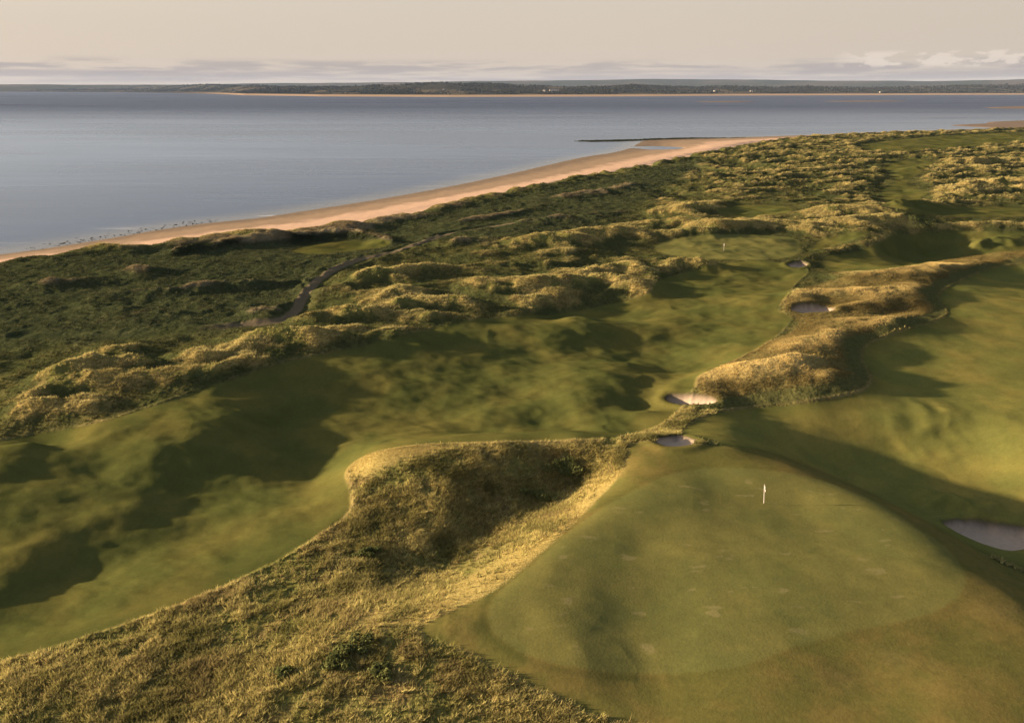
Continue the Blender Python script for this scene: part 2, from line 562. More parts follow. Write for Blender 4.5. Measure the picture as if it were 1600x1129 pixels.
def height(x, y):
    """the land without its fine roughness"""
    z = macro(x, y)
    rz = np.zeros(x.shape)
    for (P, hs, w) in RW:
        lo, hi = P.min(0) - 4 * w, P.max(0) + 4 * w
        m = (x > lo[0]) & (x < hi[0]) & (y > lo[1]) & (y < hi[1])
        if not m.any():
            continue
        xm, ym = x[m], y[m]
        mound_r = bool(inside(P[:, 0], P[:, 1], MOUND_W).mean() > 0.4) 
        wa, wk = (0.7, 0.35) if mound_r else (2.6, 0.9)
        wob = fbm(xm, ym, w * 1.3, 3, off=w)
        xw, yw = xm + wa * fbm(xm, ym, 9, 3, off=81), ym + wa * fbm(xm, ym, 9, 3, off=85)
        d = seg_dist(xw, yw, P)
        sw, sh = 0.0, 0.0
        for (ax, ay), ah in zip(P, hs):
            wt = ((xw - ax) ** 2 + (yw - ay) ** 2 + 4.0) ** -2.0
            sw, sh = sw + wt, sh + wt * ah
        hgt = sh / sw * 0.92
        if mound_r:
            d = np.sqrt((d + wob * w * 0.2) ** 2 + (0.16 * w) ** 2) - 0.16 * w
            s = d / (w * 0.95)
        else:
            d = np.maximum(d + wob * w * 0.45, 0)
            s = d / (w * 0.72)
        rz[m] = rz[m] + (hgt * np.clip(1 + wk * wob, 0.3, 1.7) * np.exp(-(s ** 1.6) * 0.95)) ** 4
    z = z + rz ** 0.25 * (1 + 0.15 * sstep(-2, 2, sdist(x, y, MOUND_W)))
    for i, H in enumerate(HUMPS):
        _, _, h, up, lee, half = H
        R = max(up, lee * 2.4) * 1.4 + half * 3.5
        m = (np.abs(x - _hx[i]) < R) & (np.abs(y - _hy[i]) < R)
        if not m.any():
            continue
        dx, dy = x[m] - _hx[i], y[m] - _hy[i]
        u = -(dx * SUN2[0] + dy * SUN2[1])               # away from the sun
        v = dx * SUN2[1] - dy * SUN2[0]
        wob = fbm(x[m], y[m], half * 1.6, 2, off=i * 3.1)
        up, lee, half = up * 1.1, lee * 2.4, half * 1.25
        u = u + wob * half * 1.0 + 0.5 * half * (v / half) ** 2
        v = v + fbm(x[m], y[m], half * 1.2, 2, off=i * 1.7 + 40) * half * 0.8
        p = np.where(u < 0, sstep(-up, 0.15 * up, u), 1 - sstep(-0.6 * lee, lee, u))
        p0 = sstep(-up, 0.15 * up, np.zeros(1))[0]
        p = np.where(u < 0, p / p0 * (1 - sstep(-0.6 * lee, lee, np.zeros(1))[0]), p)
        z[m] = z[m] + h * 0.48 * p * np.exp(-np.abs(v / half) ** 2)
    ds, dv = coast(x, y)
    # foredune and beach
    wob = fbm(x, y, 24.0, 3, off=3.3)
    inl = sstep(-2, 30, dv)
    z = z * inl + (1 - inl) * 0.0
    fore = 0.9 * np.exp(-((dv - 9) / 7.0) ** 2) * (1 + 0.9 * wob)
    rise = -2.2 * (1 - sstep(-1.0, 6.0, dv + wob * 3))
    zl = z + fore + rise
    t = ds / np.maximum(ds - np.minimum(dv, 0), 1e-6)
    zb = SEA + 2.8 * np.clip(t, 0, 1) ** 0.8
    zb = np.where(ds < 0, SEA + np.maximum(ds * 0.06, -6), zb)
    k = sstep(-1.5, 1.5, dv + wob * 3)
    z = zl * k + zb * (1 - k)
    pd = sdist(x, y, POOL)
    z = z - 0.9 * sstep(-25, -4, pd) - 0.9 * sstep(-4, 3, pd)
    return z


def poly(pts, n=4):
    p = smooth_poly(pts, n)
    x, y = at_land(p[:, 0], p[:, 1], height)
    return np.stack([x, y], 1)


FAIRWAY = poly([(-260, 740), (-60, 700), (53, 679), (150, 661), (230, 637), (300, 614), (400, 580), (480, 558), (560, 542), (640, 522), (720, 503), (800, 494), (880, 489), (960, 474), (1012, 458), (1030, 438),
                (1075, 425), (1120, 412), (1190, 408), (1260, 420), (1240, 445), (1222, 470), (1215, 485), (1235, 500), (1190, 540), (1120, 574), (1090, 588), (1083, 606), (1060, 640), (1020, 668), (960, 683), (800, 689), (690, 692), (625, 698), (570, 712),
                (540, 736), (546, 765), (547, 790), (530, 812), (470, 852), (400, 890), (300, 935), (200, 971), (53, 1018), (-100, 1062), (-300, 1120)])
FAIRWAY_R = poly([(1800, 380), (1620, 408), (1547, 421), (1500, 440), (1468, 463), (1484, 488), (1455, 505), (1400, 521), (1357, 540), (1350, 562), (1364, 588), (1352, 610), (1300, 624), (1220, 634), (1150, 640), (1090, 656), (1065, 680), (1100, 690),
                  (1150, 699), (1230, 716), (1320, 757), (1400, 794), (1470, 830), (1547, 868), (1700, 900), (1900, 800)])
GREEN = poly([(1140, 729), (1060, 737), (980, 771), (900, 822), (825, 888), (772, 934), (765, 975), (800, 1010), (860, 1034), (950, 1048), (1060, 1052), (1160, 1040), (1250, 1008), (1330, 985), (1440, 962),
              (1497, 932), (1508, 900), (1480, 858), (1430, 822), (1350, 775), (1250, 742)])
APRON = poly([(1150, 698), (1060, 697), (990, 693), (975, 735), (925, 790), (860, 852), (775, 922), (700, 958), (660, 985), (720, 1010), (790, 1045), (860, 1080), (1000, 1130), (1300, 1150), (1700, 1150), (1900, 1000), (1700, 920),
              (1600, 895), (1540, 868), (1480, 832), (1400, 790), (1300, 742), (1210, 708)])
GREEN_FAR = poly([(1022, 388), (1050, 374), (1110, 367), (1180, 367), (1240, 372), (1250, 385), (1240, 400), (1180, 406), (1110, 404), (1050, 399)])
LAWN_SUNK = poly([(455, 392), (500, 380), (560, 374), (605, 376), (600, 386), (540, 393), (490, 398)])
FAIRWAY_FAR = poly([(1385, 262), (1425, 248), (1455, 254), (1440, 268), (1415, 288), (1450, 300), (1440, 312), (1500, 322), (1600, 326), (1600, 338), (1500, 338), (1430, 334), (1392, 322), (1378, 300), (1400, 282)])
FAIRWAY_TOP = poly([(1350, 226), (1420, 217), (1500, 211), (1620, 207), (1700, 214), (1560, 224), (1470, 234), (1400, 238), (1360, 236)])
LAWN_FAR = poly([(1120, 330), (1160, 321), (1225, 322), (1235, 331), (1190, 337), (1140, 338)])
FAIRWAY_MID = poly([(1290, 372), (1360, 360), (1340, 372), (1300, 385), (1270, 390)])
LOW_RIGHT = poly([(1290, 402), (1350, 390), (1410, 365), (1547, 362), (1700, 366), (1680, 385), (1540, 396), (1440, 412), (1340, 425), (1290, 420)])
GOLD = poly([(988, 733), (935, 784), (868, 850), (778, 922), (692, 958), (610, 984), (540, 994), (480, 1012), (415, 1012), (470, 985), (560, 955), (630, 925), (690, 888), (745, 845), (820, 797), (890, 765), (950, 740)])
GOLD_B = poly([(541, 742), (556, 716), (600, 701), (660, 695), (760, 691), (900, 688.6), (980, 688), (900, 690.5), (760, 695), (690, 703), (640, 722), (600, 742), (565, 752)], 2)  # sunlit end and bright crest line of the ridge, put into the colour
MOUNDS = poly([(1083, 606), (1090, 586), (1120, 573), (1190, 540), (1250, 510), (1222, 474), (1262, 448), (1340, 430), (1420, 414), (1547, 395), (1660, 385), (1620, 410), (1547, 422), (1500, 440), (1468, 463), (1484, 488), (1455, 505), (1400, 521),
               (1357, 540), (1350, 562), (1364, 588), (1352, 610), (1300, 624), (1220, 634), (1130, 636)])
SCRUB = poly([(-300, 470), (-150, 432), (53, 402), (200, 387), (300, 375), (420, 362), (560, 346), (700, 322), (850, 294), (1000, 268), (1100, 250), (1000, 320), (940, 350), (830, 368), (740, 380), (690, 372), (620, 392), (560, 405), (500, 430),
              (470, 470), (440, 495), (380, 515), (250, 530), (53, 545), (-200, 570)])
BANK_SHADE = [poly([(452, 377), (470, 366), (545, 361), (578, 364), (588, 373), (520, 377), (470, 383)]), poly([(262, 397), (300, 384), (350, 378), (372, 380), (330, 390), (285, 399)])]  # steep bank faces whose shade is put into the colour
PATH_L = smooth_poly([(40, 522), (200, 519), (300, 511), (390, 504), (440, 498), (463, 482), (473, 462), (495, 437), (530, 415), (570, 402), (610, 394), (650, 380), (690, 367), (740, 358), (800, 348)], 4, False)
PATH = np.stack(at_land(PATH_L[:, 0], PATH_L[:, 1], height), 1)

BUNKERS = [  # outline, depth, label
    ([(1473, 817), (1490, 812), (1520, 812), (1560, 818), (1610, 826), (1620, 850), (1580, 862), (1540, 852), (1512, 842), (1488, 830)], 0.9, "large grey sand bunker in shade below the right brow of the near green"),
    ([(1022, 688), (1034, 683), (1056, 681), (1076, 684), (1086, 691), (1070, 697), (1040, 697)], 0.7, "sand bunker tucked right behind the back edge of the near green"),
    ([(1040, 625), (1050, 618), (1080, 616), (1108, 619), (1120, 627), (1105, 632), (1070, 632), (1048, 630)], 1.3, "oval grey sand bunker at the foot of the golden grass mounds"),
    ([(1236, 482), (1250, 475), (1275, 475), (1298, 480), (1304, 486), (1285, 491), (1258, 490), (1240, 487)], 1.2, "half sunlit sand bunker cut into the left end of the golden mounds"),
    ([(1231, 414), (1240, 411), (1254, 411.5), (1262, 415), (1250, 418), (1238, 417)], 0.8, "small grey sand bunker in the shaded turf beyond the golden mounds"),
]
BK = []
for pts, dep, lab in BUNKERS:
    BK.append((poly(pts, 3), dep, lab))


def height_full(x, y, mask=None):
    z = height(x, y)
    for P, dep, _ in BK:
        d = sdist(x, y, P, 20)
        z = z - dep * sstep(-0.15, 0.9, d) + 0.28 * np.exp(-((d + 0.9) / 0.9) ** 2) * (d > -4)
    return z


# ------------------------------------------------------------------ the land as one polar sheet round the camera's foot
th_mid = np.radians(np.linspace(-43, 43, 1190))
th_l = np.radians(np.linspace(-180, -43, 70)[:-1])
TH = np.concatenate([th_l, th_mid, -th_l[::-1][:-1]])
R = [4.0, 8.0, 12.0, 17.0, 22.0, 26.0, 30.0, 33.0]
while R[-1] < 1500:
    r = R[-1]
    R.append(r + max(0.14, min(0.95 * r * r / (CAM_H * 750) * (1 + (CAM_H / r) ** 2), 0.0042 * r)))
R = np.array(R)
R = np.concatenate([R, [1700, 2100]])
nt_, nr_ = len(TH), len(R)
RR, TT = np.meshgrid(R, TH, indexing='ij')
GX, GY = (RR * np.sin(TT)).ravel(), (RR * np.cos(TT)).ravel()
GR = RR.ravel()

D = {k: sdist(GX, GY, P) for k, P in dict(fw=FAIRWAY, fr=FAIRWAY_R, green=GREEN, apron=APRON, gfar=GREEN_FAR, lawn=LAWN_SUNK, ffar=FAIRWAY_FAR, ftop=FAIRWAY_TOP, lfar=LAWN_FAR, fmid=FAIRWAY_MID, low=LOW_RIGHT,
                                          gold=GOLD, gold2=GOLD_B, mound=MOUNDS, scrub=SCRUB).items()}
DP = seg_dist(GX, GY, PATH)
DS, DV = coast(GX, GY)
DB = [sdist(GX, GY, P, 20) for P, _, _ in BK]
DBmax = np.max(DB, 0)

n_big = fbm(GX, GY, 40, 4, off=1.0)
n_mid = fbm(GX, GY, 9, 4, off=5.0)
n_sm = fbm(GX, GY, 2.2, 4, 0.6, off=9.0)
n_fine = fbm(GX, GY, 0.55, 3, 0.6, off=12.0)

edge = n_sm * 0.35
mow_d = np.max([D['fw'], D['fr'], D['apron'], D['gfar'], D['lawn'], D['ffar'], D['ftop'], D['lfar'], D['fmid'], D['low']], 0)
mow = sstep(-0.35, 0.35, mow_d + edge * 0.6)
gold = sstep(-1.6, 1.0, np.maximum(D['gold'], D['gold2'] - 0.3) + n_mid * 4.0 * sstep(-0.5, -1.5, D['apron'] - 0.0) + n_sm * 0.9)
mound = sstep(-1.0, 1.0, D['mound'])
scrub = sstep(-6, 6, D['scrub'] + n_mid * 12)
veg = sstep(-1.6, 1.6, DV + n_mid * 6 + n_sm * 3)
sand = 1 - veg
wild = (1 - mow) * veg * (1 - sstep(-.3, .3, DBmax)) * (0.12 + 0.88 * sstep(1.6, 4.0, seg_dist(GX, GY, PATH)))
pathm = sstep(1.3, 0.85, DP + n_sm * 0.3) * veg * sstep(-62, -50, GX)

GZ = height_full(GX, GY)
# dune relief where nobody mows, stronger away from the camera
far = sstep(85, 150, GR)
inland = sstep(8, 40, DV)
dune_amp = wild * (1 - gold) * far * (0.9 + 1.1 * sstep(180, 420, GR)) * (0.35 + 0.65 * (1 - scrub)) * (1 - 0.45 * mound)
edge_fade = sstep(0, 8, -mow_d)
rid = ridged(GX * 0.5 + 0.1 * GY, GY, 20, 4, 0.5, off=2.0)
GZ += dune_amp * edge_fade * ((rid - 0.45) * 2.6 + n_mid * 0.45)
RELIEF = GZ - macro(GX, GY)
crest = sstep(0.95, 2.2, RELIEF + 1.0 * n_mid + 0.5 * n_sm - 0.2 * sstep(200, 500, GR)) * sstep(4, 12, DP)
# tussocks
GZ += wild * (1 - gold) * (n_sm * 0.24 + n_fine * 0.09) * (1 - 0.6 * far) * sstep(24, 36, GR) * (1 - 0.4 * mound)
GZ += wild * scrub * np.abs(fbm(GX, GY, 6.5, 4, 0.5, off=21)) * 0.7
# far link country mown but rolling
GZ += mow * far * (sstep(120, 260, GR)) * n_big * 1.6 * sstep(0, 10, mow_d)
und = fbm(GX * 0.5 + 0.2 * GY, GY - 0.12 * GX, 11, 4, 0.45, off=77)
und = und - 0.35 * fbm(GX, GY, 30, 2, off=78) + 0.26 * fbm(GX * 0.6 + 0.2 * GY, GY, 4.2, 3, 0.5, off=79)
GZ += mow * (und * (0.95 - 0.62 * sstep(-4, 6, D['fr'])) + n_sm * 0.02) * (1 - 0.75 * sstep(-2, 2, D['apron'])) * sstep(0.0, 5, mow_d)
# first cut of the fairway: a low lip of longer grass along its edge
lipd = np.maximum(D['fw'], D['fr'])
GZ += 0.10 * np.exp(-((lipd + 0.45) / 0.3) ** 2) * (1 - sstep(0, 1, D['apron']))
# the track lies in a shallow cut
GZ -= 0.25 * sstep(3.2, 1.6, DP) * veg
GZ += (1 - veg) * (DS > 0) * (n_mid * 0.12 + n_sm * 0.03)

# ---- base colour of the growth (some sun and shade is put into it)
def lerp(a, b, t):
    return a + (b - a) * t[:, None]


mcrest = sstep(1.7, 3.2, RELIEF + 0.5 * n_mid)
semi = sstep(0.2, 0.7, -D['fr'] + edge) * sstep(4.5, 2.6, -D['fr'] + n_mid) * (1 - mow)
col = np.empty((len(GX), 3))
straw = np.array((0.36, 0.265, 0.095))
olive = np.array((0.150, 0.142, 0.042))
brown = np.array((0.20, 0.145, 0.058))
goldc = np.array((0.43, 0.34, 0.122))
t_ = sstep(-0.35, 0.35, n_mid + 0.6 * n_sm)
col[:] = lerp(lerp(np.broadcast_to(olive, col.shape), straw, t_), brown, sstep(0.0, 0.5, fbm(GX, GY, 5, 3, off=31)))
col = lerp(col, lerp(np.array((0.16, 0.125, 0.046)) * np.ones_like(col), np.array((0.40, 0.295, 0.115)) * np.ones_like(col), mcrest), mound * 0.85)  # mound tops gold, faces brown: the light on them put into the colour
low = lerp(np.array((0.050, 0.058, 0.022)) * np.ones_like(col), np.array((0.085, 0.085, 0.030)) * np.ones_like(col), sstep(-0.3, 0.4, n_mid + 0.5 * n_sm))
col = lerp(col, low, (1 - crest) * sstep(90, 120, GR) * (1 - mound) * 0.92)  # dark hollows: greener growth, with self-shadow also put into the colour
_hp = np.array([float(q[0]) for q in at_land(728, 895, height)])
heath = sstep(1.5, 0.5, np.hypot(GX - _hp[0], (GY - _hp[1]) * 0.9) + n_sm * 0.9)
nearg = np.maximum(sstep(6.5, 0.2, -D['apron'] + 3.0 * n_mid + 1.2 * n_sm), sstep(-2, 0, D['gold2']))
gold_c = gold * (0.25 + 0.75 * nearg) * (1 - 0.9 * heath) * (1 - 0.55 * sstep(0.15, 0.5, n_mid + 0.4 * n_sm) * sstep(2.5, 0.5, D['gold']))
col = lerp(col, goldc * np.ones_like(col) * (1 + 0.12 * n_fine + 0.20 * n_sm + 0.25 * n_mid)[:, None], gold_c)
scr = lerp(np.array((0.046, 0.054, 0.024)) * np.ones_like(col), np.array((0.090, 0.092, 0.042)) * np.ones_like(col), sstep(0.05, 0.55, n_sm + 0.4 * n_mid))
scr = lerp(scr, np.array((0.24, 0.19, 0.115)) * np.ones_like(col), sstep(1.0, 2.2, RELIEF + n_mid))  # scrub tops paler: sun on the crests put into the colour
col = lerp(col, scr, scrub * (1 - mound))
col = lerp(col, np.array((0.085, 0.088, 0.032)) * np.ones_like(col), semi * 0.85)
fair = lerp(np.array((0.088, 0.089, 0.030)) * np.ones_like(col), np.array((0.128, 0.108, 0.036)) * np.ones_like(col), sstep(-0.4, 0.5, n_mid + 0.5 * n_big))
fair = fair * np.array((1.00, 1.07, 0.90)) * (1 + 0.16 * n_sm + 0.14 * n_fine)[:, None]
fair = lerp(fair, fair * np.array((1.80, 1.66, 1.60)), sstep(-2, 4, D['fr']) * 0.9)
col = lerp(col, fair, mow)
col = lerp(col, col * 0.72, sstep(-1, 1, D['lawn']))  # sunken lawn darkened: the shade of its bank put into the colour
bank_shade = np.max([sstep(-2.5, 1.5, sdist(GX, GY, P) + n_sm * 1.5 + n_mid * 2) for P in BANK_SHADE], 0)
col = lerp(col, np.array((0.026, 0.031, 0.015)) * np.ones_like(col), bank_shade)  # shade of the bank faces put into the colour as near-black green
apr = lerp(np.array((0.100, 0.099, 0.034)) * np.ones_like(col), np.array((0.138, 0.114, 0.042)) * np.ones_like(col), sstep(-0.3, 0.5, n_mid + 0.6 * n_sm)) * (1 + 0.2 * n_fine)[:, None] * np.array((1.28, 1.2, 1.0))
apr = lerp(apr, np.array((0.24, 0.18, 0.068)) * np.ones_like(col) * (1 + 0.3 * n_fine + 0.3 * n_sm)[:, None], sstep(0.1, 0.6, fbm(GX, GY, 6.5, 3, off=52)) * sstep(-1.0, -3.0, D['green']) * 0.3)
col = lerp(col, apr, sstep(-0.4, 0.4, D['apron'] + edge))
grn = lerp(np.array((0.112, 0.104, 0.038)) * np.ones_like(col), np.array((0.140, 0.118, 0.042)) * np.ones_like(col), sstep(-0.4, 0.4, n_mid + 0.4 * n_sm))
grn = grn * np.array((1.24, 1.33, 1.14)) * (1 + 0.10 * n_fine + 0.08 * n_sm)[:, None]
bare = sstep(0.36, 0.52, fbm(GX * 0.55, GY * 1.3, 1.7, 3, off=44)) * sstep(0, 2, D['green'])
grn = lerp(grn, np.array((0.25, 0.21, 0.09)) * np.ones_like(col), bare * 0.6)
gmask = np.maximum(sstep(-0.25, 0.25, D['green'] + n_fine * .1), sstep(-0.4, 0.4, D['gfar']))
# darker collar of uncut grass round the green
col = lerp(col, col * np.array((0.80, 0.84, 0.85)), np.exp(-((D['green'] + 0.5) / 0.42) ** 2) * (0.35 + 0.8 * sstep(16, -2, GX)))
col = lerp(col, grn, gmask)
lip = np.exp(-((lipd + 0.35) / 0.28) ** 2) * (1 - sstep(-1, 1, D['apron'])) * sstep(400, 150, GR)
col = lerp(col, np.array((0.24, 0.19, 0.085)) * np.ones_like(col), lip * 0.7 * sstep(-0.5, 0.3, n_mid + n_sm * 0.5) * sstep(170, 90, GR))
col = lerp(col, np.array((0.165, 0.128, 0.080)) * np.ones_like(col) * (1 + 0.3 * n_fine[:, None]), pathm)
# beach: wet brown at the water, pale dry sand above, a grey shingle band along the top
tb = np.clip(DS / np.maximum(DS - np.minimum(DV, 0), 1e-6), 0, 1)
tbn = tb + 0.12 * n_mid
bc = lerp(np.array((0.22, 0.165, 0.120)) * np.ones_like(col), np.array((0.36, 0.255, 0.170)) * np.ones_like(col), sstep(0.08, 0.34, tbn))
bc = lerp(bc, np.array((0.66, 0.44, 0.305)) * np.ones_like(col), sstep(0.44, 0.60, tbn))
shing = np.exp(-((tbn - 0.80) / 0.055) ** 2) * sstep(250, 450, GR)
bc = lerp(bc, np.array((0.24, 0.19, 0.165)) * np.ones_like(col), shing * 0.85)
bc = bc * (1 + 0.16 * n_sm)[:, None]
col = lerp(col, bc, sand)
bk = sstep(-0.15, 0.15, DBmax)
col = lerp(col, np.array((0.48, 0.37, 0.28)) * np.ones_like(col) * (1 + 0.12 * n_fine[:, None]), bk)
soil = np.exp(-((DBmax - 0.05) / 0.3) ** 2)
col = lerp(col, np.array((0.06, 0.047, 0.030)) * np.ones_like(col), soil * 0.7)
col = np.clip(col, 0.01, 0.8)
rough_m = np.clip(wild + 0.0, 0, 1)

# vertex normals of the whole sheet, so that the pieces meet without a seam
ZZ = GZ.reshape(nr_, nt_)
P3 = np.stack([GX.reshape(nr_, nt_), GY.reshape(nr_, nt_), ZZ], -1)
dr_ = np.gradient(P3, axis=0)
dt_ = np.gradient(P3, axis=1)
NR = np.cross(dt_, dr_)
NR /= np.maximum(np.linalg.norm(NR, axis=-1, keepdims=True), 1e-9)
NR[NR[..., 2] < 0] *= -1
NRM = NR.reshape(-1, 3)

# class of every face
i0 = (np.arange(nr_ - 1)[:, None] * nt_ + np.arange(nt_ - 1)[None, :]).ravel()
QUADS = np.stack([i0, i0 + 1, i0 + nt_ + 1, i0 + nt_], 1)


def fm(a):
    return a[QUADS].mean(1)


cls = np.zeros(len(QUADS), np.int32)
fv = fm(veg)
cls[fv < 0.5] = 8
cls[(fm(pathm) > 0.5) & (cls == 0)] = 9
for k, key in ((1, 'fw'), (2, 'fr'), (3, 'apron'), (4, 'ffar'), (14, 'ftop'), (5, 'lfar'), (6, 'lawn'), (7, 'low'), (12, 'fmid')):
    cls[(fm(D[key]) > 0) & (fv > 0.5)] = k
cls[(fm(gold) > 0.6) & (cls == 0)] = 13
cls[fm(D['green']) > 0] = 10
cls[fm(D['gfar']) > 0] = 11
for k, d in enumerate(DB):
    cls[fm(d) > 0] = 20 + k


def node_mat(name):
    m = bpy.data.materials.new(name)
    m.use_nodes = True
    nt = m.node_tree
    b = nt.nodes['Principled BSDF']
    return m, nt, b


def ground_mat(name, rough, grain, bump, bscale):
    m, nt, b = node_mat(name)
    N, L = nt.nodes.new, nt.links.new
    at = N('ShaderNodeAttribute')
    at.attribute_name = 'growth'
    geo = N('ShaderNodeNewGeometry')
    nz = N('ShaderNodeTexNoise')
    nz.inputs['Scale'].default_value = bscale
    nz.inputs['Detail'].default_value = 5
    nz.inputs['Roughness'].default_value = 0.65
    L(geo.outputs['Position'], nz.inputs['Vector'])
    mr = N('ShaderNodeMapRange')
    mr.inputs[1].default_value = 0.25
    mr.inputs[2].default_value = 0.75
    mr.inputs[3].default_value = 1 - grain
    mr.inputs[4].default_value = 1 + grain
    L(nz.outputs['Fac'], mr.inputs[0])
    mx = N('ShaderNodeMix')
    mx.data_type = 'RGBA'
    mx.blend_type = 'MULTIPLY'
    mx.inputs[0].default_value = 1
    L(at.outputs['Color'], mx.inputs[6])
    L(mr.outputs[0], mx.inputs[7])
    L(mx.outputs[2], b.inputs['Base Color'])
    b.inputs['Roughness'].default_value = rough
    b.inputs['Specular IOR Level'].default_value = 0.0
    bp = N('ShaderNodeBump')
    bp.inputs['Strength'].default_value = 1.0
    bp.inputs['Distance'].default_value = bump
    L(nz.outputs['Fac'], bp.inputs['Height'])
    L(bp.outputs[0], b.inputs['Normal'])
    return m


M_ROUGH = ground_mat('rough_grass', 1.0, 0.45, 0.30, 1.6)
M_MOWN = ground_mat('mown_turf', 1.0, 0.13, 0.022, 4.5)
M_SAND = ground_mat('sand', 0.95, 0.10, 0.03, 2.0)


def piece(name, ids, mat):
    q = QUADS[np.isin(cls, ids)]
    if not len(q):
        return None
    u, inv = np.unique(q.ravel(), return_inverse=True)
    o = link_mesh(name, np.stack([GX[u], GY[u], GZ[u]], 1), inv.reshape(-1, 4), mat, smooth=True)
    set_col(o, 'growth', col[u])
    o.data.normals_split_custom_set_from_vertices(NRM[u].astype(np.float32))
    return o


tag(piece('ground', [0], M_ROUGH), "rolling rough links ground and dunes between the fairways and the beach", "ground", kind='structure')
tag(piece('fairway', [1], M_MOWN), "broad mown fairway sweeping from the lower left to the middle, dappled with shade", "fairway", kind='structure')
tag(piece('fairway', [2], M_MOWN), "pale mown fairway at the right edge beyond the near green", "fairway", kind='structure')
tag(piece('fairway', [4, 14], M_MOWN), "distant fairways near the top right below the water", "fairway", kind='structure')
tag(piece('fairway', [7, 12], M_MOWN), "shaded low turf under the dark bank at the right", "fairway", kind='structure')
tag(piece('lawn', [5], M_MOWN), "small sunlit patch of mown turf among the far dunes", "lawn", kind='structure')
tag(piece('lawn', [6], M_MOWN), "sunken strip of mown turf below a dark bank by the beach", "lawn", kind='structure')
tag(piece('bank', [13], M_MOWN), "smooth straw-gold grass bank lit by the sun along the left flank of the near green", "bank", kind='structure')
tag(piece('green_apron', [3], M_MOWN), "closely mown apron round the near putting green", "apron", kind='structure')
tag(piece('putting_green', [10], M_MOWN), "large near putting green with a white flagstick on it", "putting green", kind='structure')
tag(piece('putting_green', [11], M_MOWN), "small distant putting green in front of the dunes", "putting green", kind='structure')
tag(piece('beach', [8], M_SAND), "long pink sand beach curving to a spit", "beach", kind='structure')
tag(piece('path', [9], M_SAND), "grey gravel track bending through the dunes", "path", kind='structure')
for k, (P, dep, lab) in enumerate(BK):
    o = piece('bunker', [20 + k], M_SAND)
    if o:
        tag(o, lab, "bunker", group="sand bunkers on the golf course")


def zat(x, y):
    """height of the finished sheet at a point (bilinear in the polar grid)"""
    x, y = np.atleast_1d(x), np.atleast_1d(y)
    r, t = np.hypot(x, y), np.arctan2(x, y)
    fi = np.interp(r, R, np.arange(nr_))
    fj = np.interp(t, TH, np.arange(nt_))
    i, j = np.clip(fi.astype(int), 0, nr_ - 2), np.clip(fj.astype(int), 0, nt_ - 2)
    a, b = fi - i, fj - j
    return ZZ[i, j] * (1 - a) * (1 - b) + ZZ[i + 1, j] * a * (1 - b) + ZZ[i, j + 1] * (1 - a) * b + ZZ[i + 1, j + 1] * a * b


def gsample(arr, x, y):
    r, t = np.hypot(x, y), np.arctan2(x, y)
    i = np.clip(np.rint(np.interp(r, R, np.arange(nr_))).astype(int), 0, nr_ - 1)
    j = np.clip(np.rint(np.interp(t, TH, np.arange(nt_))).astype(int), 0, nt_ - 1)
    return arr[i * nt_ + j]


# ------------------------------------------------------------------ long grass, real blades
def blade_mat(name):
    m, nt, b = node_mat(name)
    N, L = nt.nodes.new, nt.links.new
    at = N('ShaderNodeAttribute')
    at.attribute_name = 'growth'
    d = N('ShaderNodeBsdfDiffuse')
    t = N('ShaderNodeBsdfTranslucent')
    mx = N('ShaderNodeMixShader')
    mx.inputs[0].default_value = 0.35
    L(at.outputs['Color'], d.inputs['Color'])
    L(at.outputs['Color'], t.inputs['Color'])
    L(d.outputs[0], mx.inputs[1])
    L(t.outputs[0], mx.inputs[2])
    L(mx.outputs[0], nt.nodes['Material Output'].inputs['Surface'])
    nt.nodes.remove(b)
    return m


M_BLADE = blade_mat('grass_blades')
Q_AREA = None


